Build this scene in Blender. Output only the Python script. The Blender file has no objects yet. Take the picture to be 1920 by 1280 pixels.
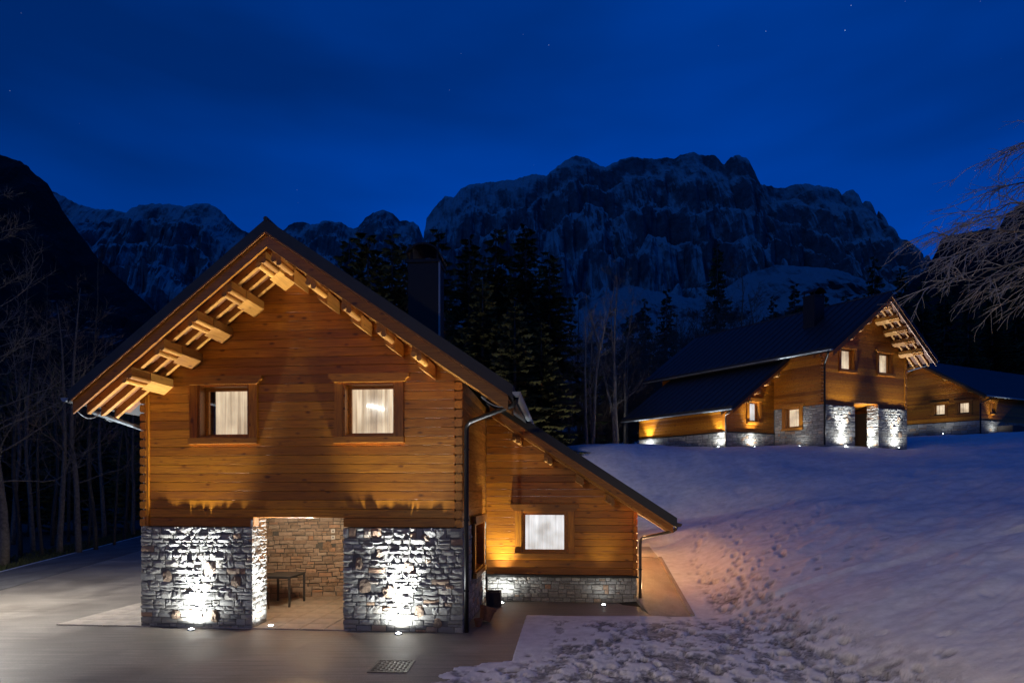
import bpy, math, random
import numpy as np
from mathutils import Vector, Matrix
R = math.radians
SC = bpy.context.scene
COL = SC.collection

# ------------------------------------------------------------------ camera
HC = 3.2
cam_d = bpy.data.cameras.new('camera'); cam = bpy.data.objects.new('camera', cam_d); COL.objects.link(cam)
cam.location = (0, 0, HC); cam.rotation_euler = (R(90), 0, 0)
cam_d.sensor_width = 36; cam_d.lens = 36 * 1137 / 1920
cam_d.shift_y = 285 / 1920
cam_d.clip_start = 0.1; cam_d.clip_end = 9000
SC.camera = cam

# ------------------------------------------------------------------ world: clear sky well after sunset
W = bpy.data.worlds.new('World'); SC.world = W; W.use_nodes = True
wn = W.node_tree; wn.nodes.clear()
def wnode(t, **k):
    n = wn.nodes.new(t)
    for a, v in k.items(): setattr(n, a, v)
    return n
SUN_EL, SUN_ROT = -4.0, 20.0
sky = wnode('ShaderNodeTexSky', sky_type='NISHITA', sun_disc=False)
sky.sun_elevation = R(SUN_EL); sky.sun_rotation = R(SUN_ROT); sky.altitude = 900; sky.air_density = 1.0; sky.dust_density = 0.3; sky.ozone_density = 4.0
tc = wnode('ShaderNodeTexCoord')
mp = wnode('ShaderNodeMapping'); mp.inputs['Scale'].default_value = (.8, .8, 3.0); mp.inputs['Rotation'].default_value = (0, R(-16), 0)
wn.links.new(tc.outputs['Generated'], mp.inputs['Vector'])
nz = wnode('ShaderNodeTexNoise'); nz.inputs['Scale'].default_value = 1.7; nz.inputs['Detail'].default_value = 4; nz.inputs['Roughness'].default_value = .45
wn.links.new(mp.outputs[0], nz.inputs['Vector'])
cr = wnode('ShaderNodeValToRGB')
cr.color_ramp.elements[0].position = .36; cr.color_ramp.elements[0].color = (.0, .30, .56, 1)
cr.color_ramp.elements[1].position = .64; cr.color_ramp.elements[1].color = (.0, .56, 1.05, 1)
wn.links.new(nz.outputs['Fac'], cr.inputs[0])
mul = wnode('ShaderNodeMix', data_type='RGBA', blend_type='MULTIPLY'); mul.inputs[0].default_value = 1
flat = wnode('ShaderNodeMix', data_type='RGBA', blend_type='MIX'); flat.inputs[0].default_value = .62; flat.inputs[7].default_value = (.004, .0085, .0265, 1)
wn.links.new(sky.outputs[0], flat.inputs[6]); wn.links.new(flat.outputs[2], mul.inputs[6]); wn.links.new(cr.outputs[0], mul.inputs[7])
# stars
vor = wnode('ShaderNodeTexVoronoi', feature='F1'); vor.inputs['Scale'].default_value = 60
wn.links.new(tc.outputs['Generated'], vor.inputs['Vector'])
lt = wnode('ShaderNodeMath', operation='LESS_THAN'); lt.inputs[1].default_value = .035
wn.links.new(vor.outputs['Distance'], lt.inputs[0])
sep = wnode('ShaderNodeSeparateColor'); wn.links.new(vor.outputs['Color'], sep.inputs[0])
pw = wnode('ShaderNodeMath', operation='POWER'); pw.inputs[1].default_value = 16
wn.links.new(sep.outputs[0], pw.inputs[0])
st = wnode('ShaderNodeMath', operation='MULTIPLY'); wn.links.new(lt.outputs[0], st.inputs[0]); wn.links.new(pw.outputs[0], st.inputs[1])
bg1 = wnode('ShaderNodeBackground'); bg1.inputs['Strength'].default_value = 8.9
bg2 = wnode('ShaderNodeBackground'); bg2.inputs['Color'].default_value = (.75, .85, 1, 1)
wn.links.new(mul.outputs[2], bg1.inputs['Color'])
st2 = wnode('ShaderNodeMath', operation='MULTIPLY'); st2.inputs[1].default_value = .7
wn.links.new(st.outputs[0], st2.inputs[0]); wn.links.new(st2.outputs[0], bg2.inputs['Strength'])
adds = wnode('ShaderNodeAddShader'); wo = wnode('ShaderNodeOutputWorld')
wn.links.new(bg1.outputs[0], adds.inputs[0]); wn.links.new(bg2.outputs[0], adds.inputs[1]); wn.links.new(adds.outputs[0], wo.inputs['Surface'])

# the moon, weak, from behind the camera on the left
sd = bpy.data.lights.new('moon', 'SUN'); moon = bpy.data.objects.new('moon', sd); COL.objects.link(moon)
sd.energy = 0.09; sd.angle = R(6); sd.color = (.12, .38, 1.0)
moon.rotation_euler = (R(58), 0, R(-42))

SC.view_settings.view_transform = 'Standard'; SC.view_settings.look = 'None'
SC.view_settings.exposure = 0; SC.view_settings.gamma = 1; SC.view_settings.use_curve_mapping = False
SC.cycles.use_denoising = True
SC.cycles.max_bounces = 6; SC.cycles.diffuse_bounces = 3; SC.cycles.glossy_bounces = 2; SC.cycles.transparent_max_bounces = 6
SC.cycles.sample_clamp_indirect = 4

# ------------------------------------------------------------------ materials
def mat(name):
    m = bpy.data.materials.new(name); m.use_nodes = True
    nt = m.node_tree
    return m, nt, nt.nodes['Principled BSDF']
def nd(nt, t, **k):
    n = nt.nodes.new(t)
    for a, v in k.items(): setattr(n, a, v)
    return n
def ramp(nt, src, stops):
    r = nd(nt, 'ShaderNodeValToRGB'); e = r.color_ramp.elements
    while len(e) < len(stops): e.new(.5)
    for i, (p, c) in enumerate(stops):
        e[i].position = p; e[i].color = (c[0], c[1], c[2], 1) if len(c) == 3 else c
    nt.links.new(src, r.inputs[0]); return r
def noise(nt, vec, scale, detail=4, rough=.55, dist=0):
    n = nd(nt, 'ShaderNodeTexNoise'); n.inputs['Scale'].default_value = scale; n.inputs['Detail'].default_value = detail
    n.inputs['Roughness'].default_value = rough; n.inputs['Distortion'].default_value = dist
    if vec is not None: nt.links.new(vec, n.inputs['Vector'])
    return n
def mixc(nt, fac, a, b, mode='MIX'):
    m = nd(nt, 'ShaderNodeMix', data_type='RGBA', blend_type=mode)
    for s, i in ((fac, 0), (a, 6), (b, 7)):
        if hasattr(s, 'is_output'): nt.links.new(s, m.inputs[i])
        elif isinstance(s, (int, float)): m.inputs[i].default_value = s
        else: m.inputs[i].default_value = (*s, 1)
    return m.outputs[2]
def bump(nt, bsdf, h, strength, dist):
    b = nd(nt, 'ShaderNodeBump'); b.inputs['Strength'].default_value = strength; b.inputs['Distance'].default_value = dist
    nt.links.new(h, b.inputs['Height']); nt.links.new(b.outputs[0], bsdf.inputs['Normal'])
def rnd_id(nt):
    oi = nd(nt, 'ShaderNodeObjectInfo'); ge = nd(nt, 'ShaderNodeNewGeometry')
    a = nd(nt, 'ShaderNodeMath', operation='ADD'); nt.links.new(oi.outputs['Random'], a.inputs[0]); nt.links.new(ge.outputs['Random Per Island'], a.inputs[1])
    f = nd(nt, 'ShaderNodeMath', operation='FRACT'); nt.links.new(a.outputs[0], f.inputs[0])
    return f.outputs[0]
def coords(nt, scale=(1, 1, 1), shift=None):
    t = nd(nt, 'ShaderNodeTexCoord'); m = nd(nt, 'ShaderNodeMapping'); m.inputs['Scale'].default_value = scale
    nt.links.new(t.outputs['Object'], m.inputs['Vector'])
    if shift is not None:
        c = nd(nt, 'ShaderNodeCombineXYZ')
        mm = nd(nt, 'ShaderNodeMath', operation='MULTIPLY'); mm.inputs[1].default_value = 37.0
        nt.links.new(shift, mm.inputs[0])
        for i in range(3): nt.links.new(mm.outputs[0], c.inputs[i])
        nt.links.new(c.outputs[0], m.inputs['Location'])
    return m.outputs[0]

def wood(name, axis, dark=(.21, .056, .003), mid=(.43, .142, .006), light=(.55, .20, .011), rough=.34):
    m, nt, b = mat(name)
    rid = rnd_id(nt)
    s = [9.0, 9.0, 9.0]; s[axis] = .55
    grain = noise(nt, coords(nt, s, rid), 3.2, 6, .6, .6)
    s2 = [7.0, 7.0, 7.0]; s2[axis] = 3.2
    knot = nd(nt, 'ShaderNodeTexVoronoi', feature='F1'); knot.inputs['Scale'].default_value = 1.0
    nt.links.new(coords(nt, s2, rid), knot.inputs['Vector'])
    base = ramp(nt, grain.outputs['Fac'], [(.28, dark), (.5, mid), (.74, light)])
    ksep = nd(nt, 'ShaderNodeSeparateColor'); nt.links.new(knot.outputs['Color'], ksep.inputs[0])
    kth = nd(nt, 'ShaderNodeMath', operation='MULTIPLY_ADD'); kth.inputs[1].default_value = .37; kth.inputs[2].default_value = -.05; nt.links.new(ksep.outputs[0], kth.inputs[0])
    ksub = nd(nt, 'ShaderNodeMath', operation='SUBTRACT'); nt.links.new(knot.outputs['Distance'], ksub.inputs[0]); nt.links.new(kth.outputs[0], ksub.inputs[1])
    kadd = nd(nt, 'ShaderNodeMath', operation='ADD'); kadd.inputs[1].default_value = .25; nt.links.new(ksub.outputs[0], kadd.inputs[0])
    kn = ramp(nt, kadd.outputs[0], [(.08, (.34, .25, .18)), (.17, (.7, .64, .6)), (.27, (1, 1, 1))])
    c1 = mixc(nt, 1.0, base.outputs[0], kn.outputs[0], 'MULTIPLY')
    tone = ramp(nt, rid, [(0, (.60, .54, .5)), (.3, (.85, .82, .8)), (.6, (1, 1, 1)), (1, (1.2, 1.28, 1.4))])
    c2 = mixc(nt, 1.0, c1, tone.outputs[0], 'MULTIPLY')
    nt.links.new(c2, b.inputs['Base Color'])
    rr = ramp(nt, grain.outputs['Fac'], [(.3, (rough + .16,) * 3), (.7, (rough - .06,) * 3)])
    nt.links.new(rr.outputs[0], b.inputs['Roughness'])
    bump(nt, b, grain.outputs['Fac'], .35, .004)
    return m
M = {}
M['wood_x'] = wood('varnished_wood_along_wall', 0)
M['wood_y'] = wood('varnished_wood_along_side', 1)
M['wood_z'] = wood('varnished_wood_upright', 2)
M['trim'] = wood('window_trim_wood', 0, (.22, .068, .005), (.38, .13, .009), (.47, .175, .015))
M['soffit'] = wood('roof_timber', 0, (.22, .07, .007), (.36, .125, .016), (.44, .17, .025), .5)
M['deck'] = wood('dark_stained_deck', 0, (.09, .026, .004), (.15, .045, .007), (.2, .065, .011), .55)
M['soffit_y'] = wood('purlin_timber', 1, (.32, .13, .016), (.46, .20, .028), (.55, .26, .045), .5)

def stone_mat(name, grout=False):
    m, nt, b = mat(name)
    co = coords(nt)
    n1 = noise(nt, co, 20, 9, .75, .5); n2 = noise(nt, co, 60, 6, .65)
    if grout:
        c = ramp(nt, n1.outputs['Fac'], [(.3, (.10, .098, .09)), (.7, (.19, .18, .165))]).outputs[0]
    else:
        rid = rnd_id(nt)
        tone = ramp(nt, rid, [(0, (.22, .205, .18)), (.2, (.31, .295, .265)), (.42, (.42, .405, .37)), (.62, (.27, .265, .235)), (.78, (.37, .35, .31)), (.9, (.46, .42, .35)), (.965, (.42, .29, .19)), (1, (.40, .24, .15))])
        g = ramp(nt, n1.outputs['Fac'], [(.28, (.45, .45, .45)), (.55, (1, 1, 1)), (.8, (1.25, 1.25, 1.22))])
        c = mixc(nt, 1.0, tone.outputs[0], g.outputs[0], 'MULTIPLY')
    nt.links.new(c, b.inputs['Base Color']); b.inputs['Roughness'].default_value = .88
    h = nd(nt, 'ShaderNodeMath', operation='MULTIPLY_ADD'); h.inputs[1].default_value = .35
    nt.links.new(n2.outputs['Fac'], h.inputs[0]); nt.links.new(n1.outputs['Fac'], h.inputs[2])
    bump(nt, b, h.outputs[0], .8, .016)
    return m
M['stone'] = stone_mat('split_grey_stone'); M['grout'] = stone_mat('dark_mortar', True)
m, nt, b = mat('ochre_stone'); n1 = noise(nt, coords(nt), 12, 8, .7, .5)
nt.links.new(ramp(nt, n1.outputs['Fac'], [(.28, (.14, .10, .07)), (.5, (.36, .25, .17)), (.75, (.46, .33, .22))]).outputs[0], b.inputs['Base Color']); b.inputs['Roughness'].default_value = .9
bump(nt, b, n1.outputs['Fac'], 1.0, .06); M['ochre'] = m
m, nt, b = mat('pale_passage_stone'); co = coords(nt); n1 = noise(nt, co, 10, 6, .6); rid = rnd_id(nt)
nt.links.new(mixc(nt, 1.0, ramp(nt, rid, [(0, (.36, .27, .20)), (.5, (.45, .35, .27)), (.85, (.53, .43, .34)), (1, (.52, .31, .19))]).outputs[0], ramp(nt, n1.outputs['Fac'], [(.3, (.75, .75, .75)), (.7, (1.1, 1.1, 1.1))]).outputs[0], 'MULTIPLY'), b.inputs['Base Color'])
b.inputs['Roughness'].default_value = .9; bump(nt, b, n1.outputs['Fac'], .6, .02); M['stone_pale'] = m

def plain(name, col, rough=.6, metal=0.0, var=.15, scale=6, bmp=0.0):
    m, nt, b = mat(name)
    n = noise(nt, coords(nt), scale, 6, .6)
    lo = tuple(c * (1 - var) for c in col); hi = tuple(c * (1 + var) for c in col)
    nt.links.new(ramp(nt, n.outputs['Fac'], [(.3, lo), (.7, hi)]).outputs[0], b.inputs['Base Color'])
    b.inputs['Roughness'].default_value = rough; b.inputs['Metallic'].default_value = metal
    if bmp: bump(nt, b, n.outputs['Fac'], .5, bmp)
    return m
M['roof'] = plain('dark_roof_metal', (.022, .024, .028), .55, .0, .2, 3)
M['metal_dark'] = plain('dark_painted_metal', (.018, .016, .015), .4, .3)
M['metal_grey'] = plain('galvanised_gutter', (.30, .34, .37), .4, .6)
M['metal_brown'] = plain('brown_painted_gutter', (.10, .07, .05), .4, .3)
M['white_plate'] = plain('white_plastic', (.75, .75, .72), .4)
M['terracotta'] = plain('terracotta', (.20, .085, .05), .8, 0, .25, 12)
M['planter'] = plain('dark_planter', (.06, .045, .035), .7)
M['soil'] = plain('soil', (.03, .022, .015), .95, 0, .3, 40, .01)
M['bark'] = plain('grey_bark', (.14, .12, .10), .9, 0, .45, 7, .03)
M['twig'] = plain('brown_twig', (.15, .105, .075), .9, 0, .3, 4)
M['twig_pale'] = plain('pale_twig', (.36, .33, .285), .9, 0, .25, 5)
M['conifer'] = plain('dark_needles', (.085, .095, .035), .9, 0, .5, 1.2)
M['shrub'] = plain('dry_leaves', (.075, .065, .03), .9, 0, .4, 3)
M['bark_dark'] = plain('dark_bark', (.055, .047, .04), .9, 0, .4, 6)
M['bark_pale'] = plain('pale_bark', (.19, .165, .135), .9, 0, .35, 6)
M['table_metal'] = plain('grey_table_metal', (.075, .08, .09), .45, .3)
M['iron'] = plain('cast_iron', (.16, .15, .14), .5, .7, .3, 20)
M['grass'] = plain('verge_grass', (.05, .06, .02), .95, 0, .4, 5)
M['paint'] = plain('road_paint', (.65, .65, .62), .8, 0, .2, 4)
M['lampbody'] = plain('steel_ring', (.25, .25, .25), .35, .9)

def concrete(name, lo, hi, streak, rough, bmp):
    m, nt, b = mat(name)
    co = coords(nt); n1 = noise(nt, co, .55, 8, .68, .8)
    n2 = noise(nt, coords(nt, streak), 1.4, 6, .65)
    n3 = noise(nt, co, 42, 6, .75)
    c = ramp(nt, n1.outputs['Fac'], [(.3, lo), (.7, hi)]).outputs[0]
    c = mixc(nt, 1, c, ramp(nt, n2.outputs['Fac'], [(.3, (.62, .62, .62)), (.7, (1.28, 1.28, 1.28))]).outputs[0], 'MULTIPLY')
    c = mixc(nt, 1, c, ramp(nt, n3.outputs['Fac'], [(.35, (.66, .66, .66)), (.65, (1.25, 1.25, 1.25))]).outputs[0], 'MULTIPLY')
    nt.links.new(c, b.inputs['Base Color'])
    rr = ramp(nt, n1.outputs['Fac'], [(.35, (rough,) * 3), (.65, (rough + .25,) * 3)]); nt.links.new(rr.outputs[0], b.inputs['Roughness'])
    bump(nt, b, n2.outputs['Fac'], .25, bmp)
    return m
M['forecourt'] = concrete('brushed_concrete', (.12, .105, .088), (.31, .285, .245), (.35, 14, 1), .42, .014)
M['driveway'] = concrete('pale_driveway', (.30, .285, .265), (.42, .40, .37), (.9, .3, 1), .6, .02)
M['asphalt'] = concrete('asphalt', (.12, .119, .118), (.17, .168, .165), (1, .3, 1), .85, .01); M['asphalt'].node_tree.nodes['Principled BSDF'].inputs['Specular IOR Level'].default_value = .15
M['tile'] = concrete('pale_tile', (.46, .41, .34), (.54, .48, .41), (1, 1, 1), .5, .003)
M['apron'] = concrete('side_path_concrete', (.27, .235, .195), (.36, .31, .26), (1, .4, 1), .6, .01)
M['forest_floor'] = plain('forest_floor', (.03, .026, .015), .95, 0, .5, .8)

m, nt, b = mat('snow'); co = coords(nt)
n1 = noise(nt, co, 3.0, 8, .6); n2 = noise(nt, co, 28, 5, .6)
md = nd(nt, 'ShaderNodeAttribute', attribute_name='print_shade'); n3 = noise(nt, co, 9, 6, .65)
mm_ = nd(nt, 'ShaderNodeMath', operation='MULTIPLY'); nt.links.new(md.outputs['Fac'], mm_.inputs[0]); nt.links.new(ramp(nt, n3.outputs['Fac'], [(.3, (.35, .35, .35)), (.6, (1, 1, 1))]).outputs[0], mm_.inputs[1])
nt.links.new(mixc(nt, mm_.outputs[0], ramp(nt, n1.outputs['Fac'], [(.3, (.58, .58, .60)), (.65, (.76, .76, .78))]).outputs[0], (.055, .055, .065)), b.inputs['Base Color'])  # shade of the pits and prints is painted dark into the snow colour
b.inputs['Roughness'].default_value = .75
h = nd(nt, 'ShaderNodeMath', operation='MULTIPLY_ADD'); h.inputs[1].default_value = .3
nt.links.new(n2.outputs['Fac'], h.inputs[0]); nt.links.new(n1.outputs['Fac'], h.inputs[2]); bump(nt, b, h.outputs[0], .4, .07)
M['snow'] = m

def mountain_mat(name, thr, snowc=.58, rock=(.15, .155, .165)):
    m, nt, b = mat(name)
    ge = nd(nt, 'ShaderNodeNewGeometry'); sx = nd(nt, 'ShaderNodeSeparateXYZ'); nt.links.new(ge.outputs['Normal'], sx.inputs[0])
    co = coords(nt); n1 = noise(nt, co, .012, 9, .68); n2 = noise(nt, co, .05, 8, .7)
    a = nd(nt, 'ShaderNodeMath', operation='MULTIPLY_ADD'); a.inputs[1].default_value = 1.1; nt.links.new(n1.outputs['Fac'], a.inputs[0]); nt.links.new(sx.outputs[2], a.inputs[2])
    a2 = nd(nt, 'ShaderNodeMath', operation='MULTIPLY_ADD'); a2.inputs[1].default_value = .5; nt.links.new(n2.outputs['Fac'], a2.inputs[0]); nt.links.new(a.outputs[0], a2.inputs[2])
    sp = nd(nt, 'ShaderNodeSeparateXYZ'); nt.links.new(ge.outputs['Position'], sp.inputs[0])
    a3 = nd(nt, 'ShaderNodeMath', operation='MULTIPLY_ADD'); a3.inputs[1].default_value = -.00062; nt.links.new(sp.outputs[2], a3.inputs[0]); nt.links.new(a2.outputs[0], a3.inputs[2]); a2 = a3
    rk = ramp(nt, n2.outputs['Fac'], [(.3, tuple(c * .5 for c in rock)), (.7, tuple(c * 1.6 for c in rock))])
    f = ramp(nt, a2.outputs[0], [(0, (0, 0, 0)), (1, (1, 1, 1))])
    mr = nd(nt, 'ShaderNodeMapRange'); mr.inputs['From Min'].default_value = thr - .12; mr.inputs['From Max'].default_value = thr + .16; nt.links.new(a2.outputs[0], mr.inputs['Value'])
    nt.nodes.remove(f)
    nt.links.new(mixc(nt, mr.outputs[0], rk.outputs[0], (snowc, snowc, snowc * 1.02)), b.inputs['Base Color'])
    b.inputs['Roughness'].default_value = .9; bump(nt, b, n2.outputs['Fac'], 1, 14)
    return m

def emit_mat(name, col, strength):
    m, nt, b = mat(name)
    b.inputs['Base Color'].default_value = (*col, 1); b.inputs['Emission Color'].default_value = (*col, 1); b.inputs['Emission Strength'].default_value = strength
    return m
M['lens'] = emit_mat('lamp_lens', (.92, .97, 1), 45)
M['lampglow'] = emit_mat('ceiling_lamp_glass', (1, .8, .55), 3)
M['tube'] = emit_mat('lamp_tube', (.9, .95, 1), 5)
def curtain_mat(name, lo, hi, strength):
    m, nt, b = mat(name)
    n = noise(nt, coords(nt, (9, 9, .22)), 1.2, 5, .62, .7)
    c = ramp(nt, n.outputs['Fac'], [(.3, lo), (.68, hi)]).outputs[0]
    g = noise(nt, coords(nt), 1.6, 2, .5)
    c = mixc(nt, 1, c, ramp(nt, g.outputs['Fac'], [(.3, (.6, .57, .52)), (.62, (1.15, 1.15, 1.15))]).outputs[0], 'MULTIPLY')  # uneven lamp glow of the room painted into the emission colour
    nt.links.new(c, b.inputs['Emission Color']); b.inputs['Emission Strength'].default_value = strength
    b.inputs['Base Color'].default_value = (.5, .47, .42, 1); b.inputs['Roughness'].default_value = .9
    return m
M['curtain'] = curtain_mat('lit_curtain', (.30, .205, .11), (1.0, .82, .56), 1.05)
M['curtain_white'] = curtain_mat('lit_white_curtain', (.5, .5, .5), (.92, .94, .96), 1.05)
m = bpy.data.materials.new('window_glass'); m.use_nodes = True; nt = m.node_tree; nt.nodes.clear()
tr = nd(nt, 'ShaderNodeBsdfTransparent'); gl = nd(nt, 'ShaderNodeBsdfGlossy'); gl.inputs['Roughness'].default_value = .03
mx = nd(nt, 'ShaderNodeMixShader'); mx.inputs[0].default_value = .06; ou = nd(nt, 'ShaderNodeOutputMaterial')
nt.links.new(tr.outputs[0], mx.inputs[1]); nt.links.new(gl.outputs[0], mx.inputs[2]); nt.links.new(mx.outputs[0], ou.inputs[0]); M['glass'] = m

# ------------------------------------------------------------------ mesh helpers
class MB:
    def __init__(s, xf=None): s.v = []; s.f = []; s.xf = xf
    def add(s, vs, fs):
        n = len(s.v); s.v.extend(vs); s.f.extend(tuple(i + n for i in f) for f in fs)
    def box(s, x0, x1, y0, y1, z0, z1):
        s.add([(x0, y0, z0), (x1, y0, z0), (x1, y1, z0), (x0, y1, z0), (x0, y0, z1), (x1, y0, z1), (x1, y1, z1), (x0, y1, z1)],
              [(0, 3, 2, 1), (4, 5, 6, 7), (0, 1, 5, 4), (1, 2, 6, 5), (2, 3, 7, 6), (3, 0, 4, 7)])
    def prism(s, pts, y0, y1):            # pts in (x,z), extruded along y
        n = len(pts)
        s.add([(p[0], y0, p[1]) for p in pts] + [(p[0], y1, p[1]) for p in pts],
              [tuple(range(n))[::-1], tuple(range(n, 2 * n))] + [(i, (i + 1) % n, n + (i + 1) % n, n + i) for i in range(n)])
    def loft(s, a, b):                     # two closed loops of equal count
        n = len(a)
        s.add(list(a) + list(b), [tuple(range(n))[::-1], tuple(range(n, 2 * n))] + [(i, (i + 1) % n, n + (i + 1) % n, n + i) for i in range(n)])
    def bar(s, p0, p1, w, h, up=(0, 0, 1)):
        p0 = Vector(p0); p1 = Vector(p1); d = (p1 - p0).normalized(); u = Vector(up); sd = d.cross(u).normalized(); u = sd.cross(d)
        o = [(-w / 2, -h / 2), (w / 2, -h / 2), (w / 2, h / 2), (-w / 2, h / 2)]
        s.loft([tuple(p0 + sd * a + u * b) for a, b in o], [tuple(p1 + sd * a + u * b) for a, b in o])
    def tube(s, pts, rad, n=8, cap=True):
        pts = [Vector(p) for p in pts]; k = len(pts)
        if not hasattr(rad, '__len__'): rad = [rad] * k
        base = len(s.v); ref = None
        for i, p in enumerate(pts):
            d = (pts[min(i + 1, k - 1)] - pts[max(i - 1, 0)])
            d = d.normalized() if d.length > 1e-9 else Vector((0, 0, 1))
            if ref is None: ref = Vector((0, 0, 1)) if abs(d.z) < .9 else Vector((1, 0, 0))
            a = d.cross(ref).normalized(); b = a.cross(d).normalized(); ref = b
            for j in range(n):
                t = 2 * math.pi * j / n; q = p + a * (math.cos(t) * rad[i]) + b * (math.sin(t) * rad[i]); s.v.append((q.x, q.y, q.z))
        for i in range(k - 1):
            for j in range(n):
                s.f.append((base + i * n + j, base + i * n + (j + 1) % n, base + (i + 1) * n + (j + 1) % n, base + (i + 1) * n + j))
        if cap:
            s.f.append(tuple(base + j for j in range(n))[::-1]); s.f.append(tuple(base + (k - 1) * n + j for j in range(n)))
    def mesh(s, name, m, smooth=False):
        vs = [s.xf(*p) for p in s.v] if s.xf else s.v
        me = bpy.data.meshes.new(name); me.from_pydata(vs, [], s.f); me.update()
        if m is not None: me.materials.append(m)
        if smooth: me.polygons.foreach_set('use_smooth', [True] * len(me.polygons))
        return me
    def build(s, name, m, parent=None, smooth=False):
        return link(name, s.mesh(name, m, smooth), parent)
def link(name, data, parent=None):
    o = bpy.data.objects.new(name, data); COL.objects.link(o)
    if parent is not None: o.parent = parent
    return o
def tag(o, label=None, cat=None, group=None, kind=None):
    if label: o['label'] = label
    if cat: o['category'] = cat
    if group: o['group'] = group
    if kind: o['kind'] = kind
    return o
def empty(name, loc, rz=0, **k):
    o = bpy.data.objects.new(name, None); COL.objects.link(o); o.location = loc; o.rotation_euler.z = rz; o.empty_display_size = .3
    return tag(o, **k)
def grid_mesh(name, X, Y, Z, m, smooth=True):
    r, c = X.shape; me = bpy.data.meshes.new(name)
    co = np.stack([X, Y, Z], -1).reshape(-1, 3).astype(np.float32)
    i = (np.arange(r - 1)[:, None] * c + np.arange(c - 1)[None]).reshape(-1)
    q = np.stack([i, i + 1, i + c + 1, i + c], -1).astype(np.int32)
    me.vertices.add(len(co)); me.vertices.foreach_set('co', co.ravel())
    me.loops.add(q.size); me.loops.foreach_set('vertex_index', q.ravel())
    me.polygons.add(len(q)); me.polygons.foreach_set('loop_start', np.arange(0, q.size, 4, dtype=np.int32)); me.polygons.foreach_set('loop_total', np.full(len(q), 4, np.int32))
    me.update(calc_edges=True); me.validate()
    me.polygons.foreach_set('use_smooth', np.full(len(me.polygons), smooth)); me.materials.append(m)
    return me
# vectorised value noise
_rs = np.random.RandomState(7); _T = _rs.rand(256, 256)
def vnoise(x, y):
    xi = np.floor(x).astype(int); yi = np.floor(y).astype(int); fx = x - xi; fy = y - yi
    fx = fx * fx * (3 - 2 * fx); fy = fy * fy * (3 - 2 * fy)
    g = lambda a, b: _T[a & 255, b & 255]
    return (g(xi, yi) * (1 - fx) + g(xi + 1, yi) * fx) * (1 - fy) + (g(xi, yi + 1) * (1 - fx) + g(xi + 1, yi + 1) * fx) * fy
def fbm(x, y, o=5, gain=.5):
    s = 0; a = 1; t = 0
    for k in range(o):
        s = s + a * (vnoise(x * 2 ** k + 13.7 * k, y * 2 ** k + 7.1 * k) - .5); t += a; a *= gain
    return s / t
def sstep(a, b, x):
    t = np.clip((x - a) / (b - a), 0, 1); return t * t * (3 - 2 * t)

# ------------------------------------------------------------------ terrain
CP = np.array([(x, y, 0) for x in (-30, -15, -5, 0, 3) for y in (0, 8, 14, 20)] + [
    (4.5, 12, .0), (4.6, 15.7, 0), (5.3, 20, .35), (5.8, 23, .75), (-5, 28, 0), (0, 28, .5), (-15, 28, 0), (-30, 28, 0), (-30, 45, .3), (-12, 42, 2.0),
    (4.6, 37.5, 6.0), (9, 38, 6.1), (8.7, 41.2, 6.0), (12.7, 36, 5.8), (18, 35, 5.75), (24.5, 37.5, 5.9), (14, 45, 6.0), (30, 40, 6.7), (34, 40, 6.9), (44, 57, 8.6), (38, 58, 8.5),
    (7.5, 30, 2.9), (12, 28, 3.6), (17, 28, 4.3), (22, 28, 4.8), (28, 30, 5.5), (5.5, 9, .2), (7, 8, .9), (9, 10, 1.35), (12, 12, 1.9), (8, 14, 1.0), (10, 18, 1.75), (16, 18, 2.8), (20, 16, 3.2), (7, 19, .85),
    (14, 6, 2.0), (0, 52, 6.5), (60, 60, 9.5), (50, 30, 8), (0, 80, 8), (60, 90, 14), (-40, 80, 3), (25, 60, 8), (-60, 30, 1), (-60, 0, 0), (30, 0, 3)], float)
def _U(r2): return np.where(r2 > 0, .5 * r2 * np.log(np.maximum(r2, 1e-12)), 0)
_n = len(CP); _d2 = ((CP[:, None, :2] - CP[None, :, :2]) ** 2).sum(-1)
_A = np.zeros((_n + 3, _n + 3)); _A[:_n, :_n] = _U(_d2) + np.eye(_n) * .5; _A[:_n, _n] = 1; _A[:_n, _n + 1:] = CP[:, :2]; _A[_n, :_n] = 1; _A[_n + 1:, :_n] = CP[:, :2].T
_w = np.linalg.solve(_A, np.concatenate([CP[:, 2], np.zeros(3)]))
BX = np.array([4.3, 4.3, 4.6, 4.75, 4.9, 5.75, 5.9, 4.0, -1, -7, -14]); BY = np.array([-20, 6, 9, 12, 15.7, 23, 25.2, 25.9, 27, 29, 60])
def ground_z(x, y):
    x = np.asarray(x, float); y = np.asarray(y, float); s = x.shape; xf = x.ravel(); yf = y.ravel()
    xc = np.clip(xf, -60, 75); yc = np.clip(yf, -10, 95)
    z = np.full(xf.shape, _w[_n]) + _w[_n + 1] * xc + _w[_n + 2] * yc
    for k in range(_n): z += _w[k] * _U((xc - CP[k, 0]) ** 2 + (yc - CP[k, 1]) ** 2)
    z = np.maximum(z, 0)
    bx = np.interp(yf, BY, BX)
    base = np.interp(yf, [15.7, 18.6, 23, 25.5, 30], [0, .3, .75, .98, 1.4]) * sstep(2.0, 3.8, xf) * sstep(60, 30, yf)
    z = base + (np.maximum(z, base) - base) * sstep(-.2, 2.2, xf - bx)
    far = np.maximum(0, np.hypot(xf, yf) - 95)
    z += .10 * far * sstep(-10, 60, xf + .3 * yf) * (far < 1000) + np.where(far >= 1000, 60, 0)
    return z.reshape(s)

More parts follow.
